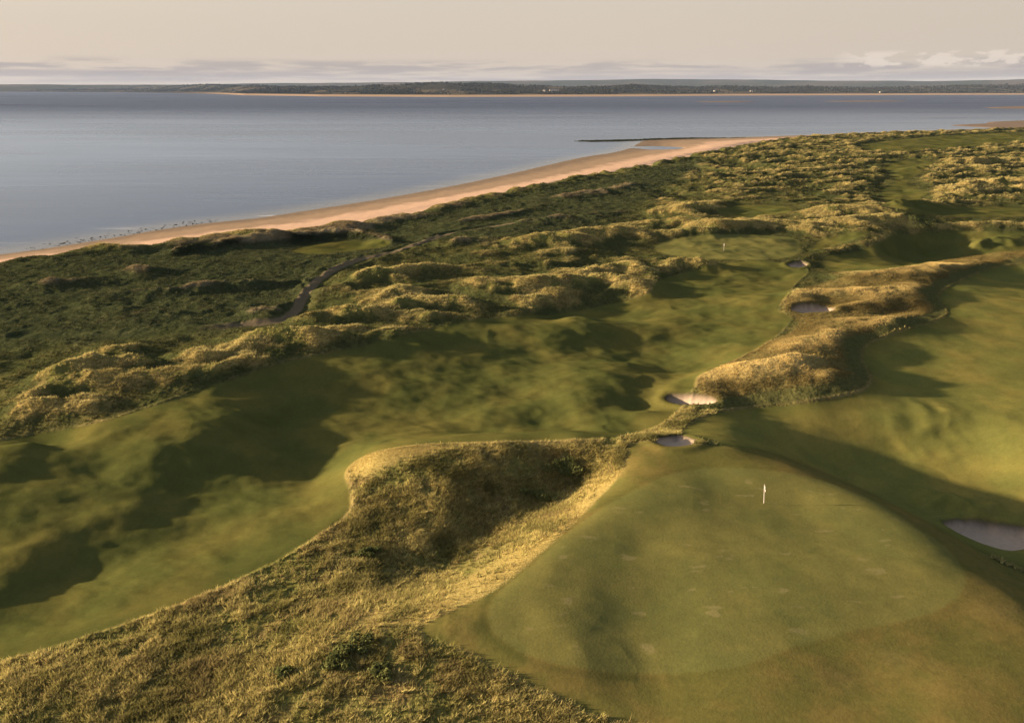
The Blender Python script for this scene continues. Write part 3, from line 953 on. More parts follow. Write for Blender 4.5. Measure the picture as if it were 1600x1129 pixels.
def tufts(name, label, count, r0, r1, weight, blades, length, width, lean, tint):
    """count tufts on the faces between two distances; weight per vertex; tint(col, x, y, rnd) -> blade colour"""
    qr = GR[QUADS[:, 0]]
    qt = np.abs(TT.ravel()[QUADS[:, 0]])
    idx = np.where((qr > r0) & (qr < r1) & (qt < math.radians(42)) & ((cls == 0) | (cls == 9) | (cls == 13)))[0]
    q = QUADS[idx]
    e1 = np.stack([GX[q[:, 1]] - GX[q[:, 0]], GY[q[:, 1]] - GY[q[:, 0]]], 1)
    e2 = np.stack([GX[q[:, 3]] - GX[q[:, 0]], GY[q[:, 3]] - GY[q[:, 0]]], 1)
    p = np.abs(e1[:, 0] * e2[:, 1] - e1[:, 1] * e2[:, 0]) * weight[q].mean(1)
    p = np.maximum(p, 0)
    p /= p.sum()
    k = rng.choice(len(idx), count, p=p)
    u, v = rng.random(count), rng.random(count)
    bx = GX[q[k, 0]] + e1[k, 0] * u + e2[k, 0] * v
    by = GY[q[k, 0]] + e1[k, 1] * u + e2[k, 1] * v
    bz = zat(bx, by) - 0.04
    c = gsample(col, bx, by)
    cc = tint(c, bx, by, rng.random(count))
    n = count * blades
    X, Y, Z = np.repeat(bx, blades), np.repeat(by, blades), np.repeat(bz, blades)
    sc_ = np.repeat(0.65 + 0.7 * rng.random(count) ** 1.5, blades)
    a = rng.random(n) * 2 * np.pi
    ln = length * sc_ * (0.6 + 0.5 * rng.random(n))
    wd = width * sc_ * (0.7 + 0.6 * rng.random(n))
    le = lean * (0.3 + rng.random(n))
    ox, oy = np.cos(a) * wd * 0.9 * rng.random(n), np.sin(a) * wd * 0.9 * rng.random(n)
    f = a + (rng.random(n) - 0.5) * 1.6 + np.pi / 2
    hx_, hy_ = np.cos(f) * wd * 0.5, np.sin(f) * wd * 0.5
    wind = 0.22 * ln
    V = np.empty((n, 3, 3), np.float32)
    V[:, 0] = np.stack([X + ox - hx_, Y + oy - hy_, Z], 1)
    V[:, 1] = np.stack([X + ox + hx_, Y + oy + hy_, Z], 1)
    V[:, 2] = np.stack([X + ox + np.cos(a) * ln * le + wind, Y + oy + np.sin(a) * ln * le - wind * .3, Z + ln], 1)
    F = np.arange(n * 3, dtype=np.int32).reshape(-1, 3)
    o = link_mesh(name, V.reshape(-1, 3), F, M_BLADE)
    cb = np.repeat(cc, blades, 0) * (0.8 + 0.4 * rng.random((n, 1)))
    set_col(o, 'growth', np.repeat(np.clip(cb, 0.01, 0.85), 3, 0))
    tag(o, label, "grass", kind='stuff')
    return o


def tint_near(c, x, y, r):
    s = np.clip(0.5 + 0.9 * fbm(x, y, 6, 3, off=61) + (r - 0.5) * 0.9, 0, 1)
    k = lerp(np.array((0.26, 0.245, 0.074)) * np.ones_like(c), np.array((0.78, 0.66, 0.25)) * np.ones_like(c), s)
    k = lerp(k, np.array((0.34, 0.25, 0.12)) * np.ones_like(c), (rng.random(len(x)) < 0.2) * 0.8)
    k = lerp(k, np.array((0.17, 0.115, 0.062)) * np.ones_like(c), sstep(0.1, 0.4, fbm(x, y, 8, 3, off=91)) * 0.5)
    k = lerp(k, np.array((0.12, 0.13, 0.042)) * np.ones_like(c), sstep(0.0, 0.35, fbm(x, y, 6, 3, off=95)) * 0.75)
    return lerp(k, c * 1.2, np.full(len(x), 0.2))


def tint_dune(c, x, y, r):
    s = np.clip(0.5 + 0.7 * fbm(x, y, 14, 3, off=71) + (r - 0.5) * 0.7, 0, 1)
    k = lerp(np.array((0.30, 0.245, 0.088)) * np.ones_like(c), np.array((0.66, 0.555, 0.235)) * np.ones_like(c), s)
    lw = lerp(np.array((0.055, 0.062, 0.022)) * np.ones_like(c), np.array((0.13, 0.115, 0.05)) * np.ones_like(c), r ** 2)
    k = lerp(lw, k, gsample(crest, x, y))  # blades follow: growth zones plus the shade painted into the hollows
    sc2 = gsample(scrub * (1 - mound), x, y)
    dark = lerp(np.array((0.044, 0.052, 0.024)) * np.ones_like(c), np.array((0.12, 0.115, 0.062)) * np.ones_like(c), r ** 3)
    dark = lerp(dark, np.array((0.34, 0.26, 0.15)) * np.ones_like(c), gsample(sstep(1.0, 2.2, RELIEF + n_mid), x, y) * 0.8)  # sun on the scrub crests put into the blade colour too
    return lerp(lerp(k, dark, sc2), np.array((0.026, 0.031, 0.015)) * np.ones_like(c) * (0.6 + 0.9 * r)[:, None], gsample(bank_shade, x, y))  # blades on the bank faces carry the same painted shade


clump = np.clip(0.35 + 1.3 * n_mid + 0.8 * n_sm, 0.05, 1.5)
W_LONG = wild * (1 - gold * (0.45 + 0.55 * nearg)) * sstep(1.4, 2.4, DP) * sstep(0.1, 1.0, -mow_d) * clump
W_DUNE = W_LONG * (1 - mound) * (0.25 + 0.75 * crest)
tufts('long_grass', "tawny knee-high rough grass on the slopes left of the near green", 100000, 29, 105, W_LONG * (1 - mound), 6, 0.40, 0.075, 0.8, tint_near)
tufts('bank_grass', "short fine straw-gold grass on the sunlit bank beside the near green", 42000, 36, 105, gold * (0.3 + 0.7 * nearg) * (1 - mow) * (1 - heath) * (0.4 + sstep(-.3, .4, n_mid)), 5, 0.12, 0.035, 1.4, lambda c, x, y, r: lerp(c, np.array((0.72, 0.565, 0.21)) * np.ones_like(c), 0.35 + 0.6 * r))
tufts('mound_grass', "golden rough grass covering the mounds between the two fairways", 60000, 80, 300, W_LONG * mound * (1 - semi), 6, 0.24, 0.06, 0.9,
      lambda c, x, y, r: lerp(lerp(np.array((0.18, 0.145, 0.052)) * np.ones_like(c), np.array((0.30, 0.225, 0.085)) * np.ones_like(c), r), np.array((0.80, 0.60, 0.24)) * np.ones_like(c), gsample(mcrest, x, y) * 0.95))  # sunlit mound tops put into the blade colour as well
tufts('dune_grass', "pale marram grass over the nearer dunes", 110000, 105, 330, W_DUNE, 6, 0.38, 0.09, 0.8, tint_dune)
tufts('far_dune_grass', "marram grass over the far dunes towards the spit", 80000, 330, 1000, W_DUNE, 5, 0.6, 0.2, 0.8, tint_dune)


# ------------------------------------------------------------------ the firth
def build_water():
    rs = np.geomspace(90, 60000, 420)
    ts = np.radians(np.concatenate([np.linspace(-180, -52, 24)[:-1], np.linspace(-52, 52, 420), np.linspace(52, 180, 24)[1:]]))
    r2, t2 = np.meshgrid(rs, ts, indexing='ij')
    # the sheet ends just inside the box of air
    sx, cy_ = np.sin(t2), np.cos(t2)
    lim = np.minimum(16900 / np.maximum(np.abs(sx), 1e-6), np.where(cy_ > 0, 22400, 2900) / np.maximum(np.abs(cy_), 1e-6))
    r2 = np.minimum(r2, lim * (0.90 + 0.10 * r2 / 60000))
    x, y = (r2 * sx).ravel(), (r2 * cy_).ravel()
    i = (np.arange(len(rs) - 1)[:, None] * len(ts) + np.arange(len(ts) - 1)[None, :]).ravel()
    F = np.stack([i, i + 1, i + len(ts) + 1, i + len(ts)], 1)
    d = seg_dist(x, y, SHORE)
    V = np.stack([x, y, np.full(len(x), SEA)], 1)
    m, nt, b = node_mat('sea_water')
    N, L = nt.nodes.new, nt.links.new
    geo = N('ShaderNodeNewGeometry')
    at = N('ShaderNodeAttribute')
    at.attribute_name = 'depth'
    sep = N('ShaderNodeSeparateColor')
    L(at.outputs['Color'], sep.inputs[0])

    def nz(scale, sx, sy, detail, rot=0.0):
        mp = N('ShaderNodeMapping')
        mp.inputs['Scale'].default_value = (sx, sy, 1)
        mp.inputs['Rotation'].default_value = (0, 0, rot)
        L(geo.outputs['Position'], mp.inputs['Vector'])
        n = N('ShaderNodeTexNoise')
        n.inputs['Scale'].default_value = scale
        n.inputs['Detail'].default_value = detail
        n.inputs['Roughness'].default_value = 0.55
        L(mp.outputs[0], n.inputs['Vector'])
        return n.outputs['Fac']
    # wind patches: some water ruffled, some slick
    patch = nz(0.0022, 0.35, 1.0, 4.0, -0.25)
    streak = nz(0.012, 0.16, 1.0, 4.0, -0.75)
    add = N('ShaderNodeMath')
    add.operation = 'MULTIPLY_ADD'
    L(streak, add.inputs[0])
    add.inputs[1].default_value = 0.6
    L(patch, add.inputs[2])
    ruf = N('ShaderNodeMapRange')
    ruf.inputs[1].default_value = 0.55
    ruf.inputs[2].default_value = 1.05
    ruf.inputs[3].default_value = 0.17
    ruf.inputs[4].default_value = 0.36
    L(add.outputs[0], ruf.inputs[0])
    # ruffled more towards the open firth
    ad2 = N('ShaderNodeMath')
    ad2.operation = 'MULTIPLY_ADD'
    L(sep.outputs[1], ad2.inputs[0])
    ad2.inputs[1].default_value = 0.06
    L(ruf.outputs[0], ad2.inputs[2])
    ad2.use_clamp = True
    wave = nz(0.55, 0.35, 1.0, 3.0, -0.6)
    swell = nz(0.06, 0.25, 1.0, 3.0, -0.72)
    sm = N('ShaderNodeMath')
    sm.operation = 'MULTIPLY_ADD'
    L(swell, sm.inputs[0])
    sm.inputs[1].default_value = 2.0
    L(wave, sm.inputs[2])
    bp = N('ShaderNodeBump')
    st = N('ShaderNodeMath')
    st.operation = 'MULTIPLY_ADD'
    L(sep.outputs[1], st.inputs[0])
    st.inputs[1].default_value = 0.65
    st.inputs[2].default_value = 0.28
    L(st.outputs[0], bp.inputs['Strength'])
    bp.inputs['Distance'].default_value = 0.4
    L(sm.outputs[0], bp.inputs['Height'])
    # shallow sandy water near the beach, slate beyond
    mx = N('ShaderNodeMix')
    mx.data_type = 'RGBA'
    L(sep.outputs[0], mx.inputs[0])
    mx.inputs[6].default_value = (0.13, 0.115, 0.10, 1)
    mx.inputs[7].default_value = (0.040, 0.049, 0.082, 1)
    # broken white water in thin lines along the beach
    foam = nz(0.10, 0.22, 1.0, 5.0, -0.88)
    fr = N('ShaderNodeMapRange')
    fr.inputs[1].default_value = 0.63
    fr.inputs[2].default_value = 0.72
    L(foam, fr.inputs[0])
    fm_ = N('ShaderNodeMath')
    fm_.operation = 'MULTIPLY'
    L(fr.outputs[0], fm_.inputs[0])
    L(sep.outputs[2], fm_.inputs[1])
    m2 = N('ShaderNodeMix')
    m2.data_type = 'RGBA'
    L(fm_.outputs[0], m2.inputs[0])
    L(mx.outputs[2], m2.inputs[6])
    m2.inputs[7].default_value = (0.40, 0.38, 0.37, 1)
    df = N('ShaderNodeBsdfDiffuse')
    L(m2.outputs[2], df.inputs['Color'])
    gl = N('ShaderNodeBsdfGlossy')
    gl.inputs['Color'].default_value = (0.90, 0.95, 1.0, 1)
    L(ad2.outputs[0], gl.inputs['Roughness'])
    L(bp.outputs[0], gl.inputs['Normal'])
    fr_ = N('ShaderNodeFresnel')
    fr_.inputs['IOR'].default_value = 1.33
    L(bp.outputs[0], fr_.inputs['Normal'])
    # the faces of waves turned to the eye hide the flat parts far out: less mirror there
    kk = N('ShaderNodeMath')
    kk.operation = 'MULTIPLY_ADD'
    L(sep.outputs[1], kk.inputs[0])
    kk.inputs[1].default_value = -0.56
    kk.inputs[2].default_value = 0.70
    k2 = N('ShaderNodeMath')
    k2.operation = 'MULTIPLY'
    k2.use_clamp = True
    L(kk.outputs[0], k2.inputs[0])
    L(fr_.outputs[0], k2.inputs[1])
    ms = N('ShaderNodeMixShader')
    L(k2.outputs[0], ms.inputs[0])
    L(df.outputs[0], ms.inputs[1])
    L(gl.outputs[0], ms.inputs[2])
    L(ms.outputs[0], nt.nodes['Material Output'].inputs['Surface'])
    nt.nodes.remove(b)
    o = link_mesh('water', V, F, m, smooth=True)
    set_col(o, 'depth', 1 / ALB * np.stack([sstep(0, 26, d), sstep(350, 2400, y), np.maximum(sstep(1.0, 4, d) * sstep(45, 12, d) * 0.3, sstep(0.0, 1.0, d) * sstep(7, 3, d))], 1))
    tag(o, "wide calm grey-blue firth between the beach and the far shore", "water", kind='structure')


build_water()


def relief(name, mat, outline, z0, zfun, colfun, step, label, cat=None, kind='structure'):
    """a low island: grid over a traced outline (world points), rising from under the water"""
    P = np.asarray(outline)
    lo, hi = P.min(0) - step * 2, P.max(0) + step * 2
    xs, ys = np.arange(lo[0], hi[0], step), np.arange(lo[1], hi[1], step)
    gx, gy = np.meshgrid(xs, ys)
    x, y = gx.ravel(), gy.ravel()
    d = sdist(x, y, P)
    z = np.where(d > -step * 1.5, z0 + zfun(d, x, y), z0 - 1.0)
    n = len(xs)
    i = (np.arange(len(ys) - 1)[:, None] * n + np.arange(n - 1)[None, :]).ravel()
    F = np.stack([i, i + 1, i + n + 1, i + n], 1)
    F = F[(d[F] > -step * 1.5).any(1)]
    u, inv = np.unique(F.ravel(), return_inverse=True)
    o = link_mesh(name, np.stack([x, y, z], 1)[u], inv.reshape(-1, 4), mat, smooth=True)
    set_col(o, 'growth', colfun(d, x, y)[u])
    tag(o, label, cat, kind=kind)
    return o


def sea_poly(pts, n=4):
    p = smooth_poly(pts, n)
    return np.stack(at_z(p[:, 0], p[:, 1], SEA), 1)


KELP = np.array((0.035, 0.036, 0.022))
relief('kelp_bed', M_ROUGH, sea_poly([(896, 220.6), (940, 219.2), (1000, 217.6), (1060, 215.8), (1130, 215.4), (1190, 214.6), (1130, 217.2), (1060, 218.0), (1010, 219.6), (960, 221.4), (925, 222)]), SEA,
       lambda d, x, y: -0.5 + 1.1 * sstep(-4, 5, d + 7 * fbm(x, y, 14, 3)) + 0.5 * fbm(x, y, 4, 3), lambda d, x, y: KELP * (1 + 0.5 * fbm(x, y, 6, 3)[:, None]), 1.6,
       "dark bar of kelp and stones off the tip of the sand spit", "kelp", 'stuff')
SANDC = np.array((0.24, 0.18, 0.135))
for pts, lab in (([(1480, 196), (1535, 193), (1552, 190), (1700, 187), (1800, 200), (1560, 204), (1545, 200)], "brown sandbank running in from the right edge beyond the links"),
                 ([(1085, 159.2), (1130, 158.3), (1182, 158.8), (1140, 159.8)], "thin bar of wet sand far out in the firth"),
                 ([(1285, 158.4), (1360, 157.6), (1420, 158.2), (1350, 159.2)], "long bar of wet sand near the far shore"),
                 ([(1535, 168.5), (1600, 166), (1760, 165), (1700, 170), (1590, 170)], "far sandbank at the right edge of the firth")):
    P = sea_poly(pts)
    st = max(3.0, np.ptp(P[:, 0]) / 120)
    relief('sandbank', M_SAND, P, SEA, lambda d, x, y: -0.4 + 1.3 * sstep(-st, 5 * st, d), lambda d, x, y: SANDC * (1 + 0.2 * fbm(x, y, st * 6, 3)[:, None]), st, lab, "sandbank")
# weed and stones washed along the near tideline
_n = 420
_k = rng.random(_n) ** 0.8
_px = 40 + 300 * _k
_py = np.interp(_px, [p[0] for p in SHORE_PX], [p[1] for p in SHORE_PX]) + rng.normal(-2.0, 3.0, _n)
_sx, _sy = at_z(_px, _py, SEA)
VV, FF = [], []
for q in range(_n):
    r_ = random.uniform(0.15, 0.6) * random.uniform(0.5, 1.3)
    ang = np.sort(rng.random(7)) * 2 * np.pi
    b0 = len(VV)
    for a_ in ang:
        VV.append((_sx[q] + r_ * math.cos(a_) * 1.8, _sy[q] + r_ * math.sin(a_) * random.uniform(0.7, 1.3), SEA - 0.3))
    VV.append((_sx[q] + random.uniform(-.2, .2), _sy[q], SEA + r_ * random.uniform(0.25, 0.5)))
    for j in range(7):
        FF.append((b0 + j, b0 + (j + 1) % 7, b0 + 7))
o = link_mesh('seaweed', np.array(VV), np.array(FF, np.int32), M_ROUGH)
set_col(o, 'growth', np.tile(KELP, (len(VV), 1)))
tag(o, "dark weed and stones scattered along the near tideline", "seaweed", kind='stuff')


# ------------------------------------------------------------------ the far shore
FAR_LINE = [(-900, 143.2), (-300, 143.0), (53, 143.6), (200, 144.4), (320, 146.4), (380, 149.0), (500, 150.8), (700, 151.8), (900, 151.2), (1020, 150.6), (1150, 149.6), (1350, 149.0), (1547, 148.4), (2000, 148.0), (2600, 148)]
FAR_TOP = [(-900, 133), (-300, 133), (53, 135.3), (110, 134.4), (150, 136), (200, 135.2), (260, 133.6), (330, 131.2), (380, 134), (400, 132.2), (440, 134.5), (520, 134.0), (600, 131.0), (690, 127.8), (760, 129.5), (850, 133.0), (960, 133.6), (985, 131.6),
           (1060, 134.4), (1150, 133.2), (1210, 134.8), (1260, 133.4), (1330, 136), (1460, 134.0), (1547, 131), (2000, 130), (2600, 130)]


def far_height(x, y):
    th, r = np.arctan2(x, y), np.hypot(x, y)
    lx = np.array(FAR_LINE)
    fx, fy = at_z(lx[:, 0], lx[:, 1], SEA)
    r0 = np.interp(th, np.arctan2(fx, fy), np.hypot(fx, fy))
    tp = np.array(FAR_TOP)
    dx, dy, dz = ray(tp[:, 0], tp[:, 1])
    el = np.interp(th, np.arctan2(dx, dy), dz / np.hypot(dx, dy))
    u = r / r0
    ztop = CAM_H + el * r0 * 1.55 - 9
    z = SEA - 3 + 4.0 * sstep(0.99, 1.01, u) + 8.5 * sstep(1.005, 1.07, u) + 3 * sstep(1.08, 1.2, u) + (ztop - 8) * sstep(1.15, 1.55, u)
    z = z + sstep(1.15, 1.3, u) * fbm(x, y, 900, 4, off=4) * 5
    return z - sstep(1.6, 1.95, u) * 60, u


def build_far():
    ts = np.radians(np.linspace(-46, 46, 1100))
    us = np.concatenate([np.linspace(0.98, 1.3, 90), np.linspace(1.31, 2.0, 46)])
    lx = np.array(FAR_LINE)
    fx, fy = at_z(lx[:, 0], lx[:, 1], SEA)
    r0 = np.interp(ts, np.arctan2(fx, fy), np.hypot(fx, fy))
    rr = us[:, None] * r0[None, :]
    x, y = (rr * np.sin(ts)).ravel(), (rr * np.cos(ts)).ravel()
    z, u = far_height(x, y)
    n = len(ts)
    i = (np.arange(len(us) - 1)[:, None] * n + np.arange(n - 1)[None, :]).ravel()
    F = np.stack([i, i + 1, i + n + 1, i + n], 1)
    o = link_mesh('far_shore', np.stack([x, y, z], 1), F, M_SAND, smooth=True)
    f1 = fbm(x, y * 0.35, 420, 3, off=8)
    f2 = fbm(x, y * 0.3, 260, 2, off=18)
    c = np.empty((len(x), 3))
    c[:] = lerp(np.array((0.046, 0.043, 0.031)) * np.ones_like(c), np.array((0.12, 0.097, 0.062)) * np.ones_like(c), sstep(0.05, 0.35, f2))
    c = lerp(c, np.array((0.045, 0.047, 0.028)) * np.ones_like(c), sstep(0.0, 0.2, f1) * sstep(1.15, 1.22, u))
    c = lerp(c, np.array((0.44, 0.31, 0.205)) * np.ones_like(c), (1 - sstep(1.06, 1.085, u + 0.012 * f1)) * sstep(-0.42, -0.30, np.arctan2(x, y)))
    set_col(o, 'growth', c)
    tag(o, "low far shore of sand, fields and woods across the water", "shore", kind='structure')
    # woods on it: crowns as small rough lumps
    k = rng.choice(len(x), 16000, p=(lambda w: w / w.sum())(np.clip(sstep(-0.05, 0.2, f1) + 0.03, 0, 1) * sstep(1.14, 1.2, u) * (u < 1.62)))
    jx, jy = x[k] + rng.normal(0, 25, len(k)), y[k] + rng.normal(0, 25, len(k))
    jz = far_height(jx, jy)[0]
    s = rng.uniform(4, 9, len(k)) * (np.hypot(jx, jy) / 7000) ** 0.5
    base = np.array([(math.cos(a) * rr_, math.sin(a) * rr_, h) for h, rr_ in ((-0.1, 0.6), (0.45, 1.0), (0.95, 0.55)) for a in np.arange(5) * 2 * math.pi / 5] + [(0, 0, 1.25)])
    f = []
    for l in range(2):
        for a in range(5):
            b = (a + 1) % 5
            f += [(l * 5 + a, l * 5 + b, l * 5 + 5 + b), (l * 5 + a, l * 5 + 5 + b, l * 5 + 5 + a)]
    f += [(10 + a, 10 + (a + 1) % 5, 15) for a in range(5)]
    f = np.array(f, np.int32)
    V = base[None] * s[:, None, None] * (1 + 0.3 * rng.normal(size=(len(k), 16, 1))) + np.stack([jx, jy, jz], 1)[:, None]
    F = (f[None] + (np.arange(len(k)) * 16)[:, None, None]).reshape(-1, 3)
    w = link_mesh('far_wood', V.reshape(-1, 3), F, M_ROUGH)
    set_col(w, 'growth', np.repeat(np.array((0.030, 0.031, 0.024)) * (0.7 + 0.7 * rng.random((len(k), 1))), 16, 0))
    tag(w, "dark belts of woodland along the far shore", "wood", kind='stuff')


build_far()
HILL_TOP = [(-900, 134), (300, 133), (440, 130.0), (600, 129.3), (800, 127.0), (900, 125.5), (1000, 124.0), (1100, 125.0), (1200, 124.6), (1350, 126.5), (1450, 127.5), (1547, 126.0), (1700, 123), (2600, 126)]


def build_hills():
    ts = np.radians(np.linspace(-46, 46, 500))
    rs = np.linspace(15000, 21000, 22)
    tp = np.array(HILL_TOP)
    dx, dy, dz = ray(tp[:, 0], tp[:, 1])
    el = np.interp(ts, np.arctan2(dx, dy), dz / np.hypot(dx, dy))
    rr, tt = np.meshgrid(rs, ts, indexing='ij')
    x, y = (rr * np.sin(tt)).ravel(), (rr * np.cos(tt)).ravel()
    top = np.tile(CAM_H + el * 18500, len(rs))
    p = sstep(15000, 18500, rr.ravel()) * (1 - 0.8 * sstep(18800, 21000, rr.ravel()))
    z = SEA + (top - SEA) * p + p * fbm(x, y, 2600, 4, off=2) * 30
    n = len(ts)
    i = (np.arange(len(rs) - 1)[:, None] * n + np.arange(n - 1)[None, :]).ravel()
    F = np.stack([i, i + 1, i + n + 1, i + n], 1)
    o = link_mesh('hills', np.stack([x, y, z], 1), F, M_SAND, smooth=True)
    set_col(o, 'growth', lerp(np.array((0.06, 0.065, 0.04)) * np.ones((len(x), 3)), np.array((0.11, 0.09, 0.06)) * np.ones((len(x), 3)), sstep(-.2, .3, fbm(x, y, 1500, 3))))
    tag(o, "faint blue-grey hills on the skyline behind the far shore", "hills", kind='structure')


build_hills()


def haze():
    m = bpy.data.materials.new('haze_air')
    m.use_nodes = True
    nt = m.node_tree
    nt.nodes.clear()
    out = nt.nodes.new('ShaderNodeOutputMaterial')
    v = nt.nodes.new('ShaderNodeVolumePrincipled')
    v.inputs['Color'].default_value = (0.36, 0.48, 0.76, 1)
    v.inputs['Density'].default_value = HAZE
    v.inputs['Anisotropy'].default_value = 0.0
    nt.links.new(v.outputs[0], out.inputs['Volume'])
    X, Y0, Y1, Z0, Z1 = 17000, -3000, 22500, -75, 330
    V = [(-X, Y0, Z0), (X, Y0, Z0), (X, Y1, Z0), (-X, Y1, Z0), (-X, Y0, Z1), (X, Y0, Z1), (X, Y1, Z1), (-X, Y1, Z1)]
    F = [(0, 3, 2, 1), (4, 5, 6, 7), (0, 1, 5, 4), (1, 2, 6, 5), (2, 3, 7, 6), (3, 0, 4, 7)]
    o = link_mesh('haze', np.array(V, float), F, m)
    tag(o, "thin pale evening haze over the whole firth", "haze", kind='stuff')


HAZE = 1.2e-5
haze()


# ------------------------------------------------------------------ things
def plain_mat(name, c, rough=0.6, spec=0.3, grain=0.12, scale=30.0):
    m, nt, b = node_mat(name)
    N, L = nt.nodes.new, nt.links.new
    tc = N('ShaderNodeTexCoord')
    nz = N('ShaderNodeTexNoise')
    nz.inputs['Scale'].default_value = scale
    nz.inputs['Detail'].default_value = 4
    L(tc.outputs['Object'], nz.inputs['Vector'])
    cr = N('ShaderNodeMix')
    cr.data_type = 'RGBA'
    cr.inputs[6].default_value = tuple(v * (1 - grain) for v in c) + (1,)
    cr.inputs[7].default_value = tuple(min(1, v * (1 + grain)) for v in c) + (1,)
    L(nz.outputs['Fac'], cr.inputs[0])
    L(cr.outputs[2], b.inputs['Base Color'])
    b.inputs['Roughness'].default_value = rough
    b.inputs['Specular IOR Level'].default_value = spec
    return m


M_POLE = plain_mat('pole_paint', (0.70, 0.63, 0.60), 0.4)
M_FLAG = plain_mat('flag_cloth', (0.82, 0.78, 0.76), 0.9)
M_DARK = plain_mat('cup_dark', (0.02, 0.02, 0.02), 0.9)
M_STEM = plain_mat('bush_stem', (0.07, 0.05, 0.035), 0.9)
M_WALL = plain_mat('house_wall', (0.36, 0.33, 0.29), 0.9, 0.1, 0.1, 0.3)
M_WALL2 = plain_mat('farm_wall', (0.46, 0.37, 0.30), 0.9, 0.1, 0.1, 0.3)
M_ROOF = plain_mat('house_roof', (0.15, 0.13, 0.13), 0.8, 0.2, 0.2, 0.3)


def lathe(profile, seg=12):
    V, F = [], []
    for r, z in profile:
        for k in range(seg):
            a = 2 * math.pi * k / seg
            V.append((r * math.cos(a), r * math.sin(a), z))
    for i in range(len(profile) - 1):
        for k in range(seg):
            F.append((i * seg + k, i * seg + (k + 1) % seg, (i + 1) * seg + (k + 1) % seg, (i + 1) * seg + k))
    F.append(tuple(range(seg))[::-1])
    F.append(tuple((len(profile) - 1) * seg + k for k in range(seg)))
    return np.array(V), F


def flagstick(px, py, label, fly):
    x, y = at_land(px, py, lambda a, b: zat(a, b))
    x, y = float(x[0]), float(y[0])
    z = float(zat(x, y)[0])
    root = empty('flagstick', (x, y, z))
    root.rotation_euler = (0, math.radians(-5.0 * (px - 800) / 393), 0)
    tag(root, label, "flagstick", "flagsticks on the putting greens")
    V, F = lathe([(0.018, -0.15), (0.019, 0.0), (0.024, 0.02), (0.022, 0.9), (0.020, 2.18), (0.026, 2.19), (0.026, 2.22), (0.012, 2.25)])
    link_mesh('pole', V, F, M_POLE, root, True)
    # cloth hanging nearly limp, folded along the pole
    nu, nv = 14, 12
    V, F = [], []
    for s in (0, 1):
        for i in range(nu):
            for j in range(nv):
                u, v = i / (nu - 1), j / (nv - 1)
                w = 0.44 * u
                px_ = 0.022 + w * math.cos(0.35 * u) * fly * 0.72
                py_ = 0.06 * math.sin(u * 9 + v * 2.0) * (0.3 + u) + 0.012 * s
                pz_ = 2.16 - 0.44 * v - (0.34 * u ** 1.4) * (1 - fly * 0.4) - 0.03 * math.sin(u * 7) * u
                V.append((px_ * 0.95, py_ - px_ * 0.25, pz_))
    for s in (0, 1):
        for i in range(nu - 1):
            for j in range(nv - 1):
                a = s * nu * nv + i * nv + j
                f = (a, a + nv, a + nv + 1, a + 1)
                F.append(f if s == 0 else f[::-1])
    rim = [i * nv for i in range(nu)] + [(nu - 1) * nv + j for j in range(1, nv)] + [i * nv + nv - 1 for i in range(nu - 2, -1, -1)] + [j for j in range(nv - 2, 0, -1)]
    for a, b in zip(rim, rim[1:] + rim[:1]):
        F.append((a, a + nu * nv, b + nu * nv, b)[::-1])
    link_mesh('flag', np.array(V), F, M_FLAG, root, True)
    V, F = lathe([(0.054, -0.10), (0.060, 0.012), (0.050, 0.014), (0.046, -0.06)], 18)
    link_mesh('cup', V, F[:-2], M_DARK, root, True)


flagstick(1193.5, 786, "white flagstick with a drooping white flag on the large near green", 0.24)
flagstick(1131, 392, "tiny white flagstick on the small distant green", 0.24)


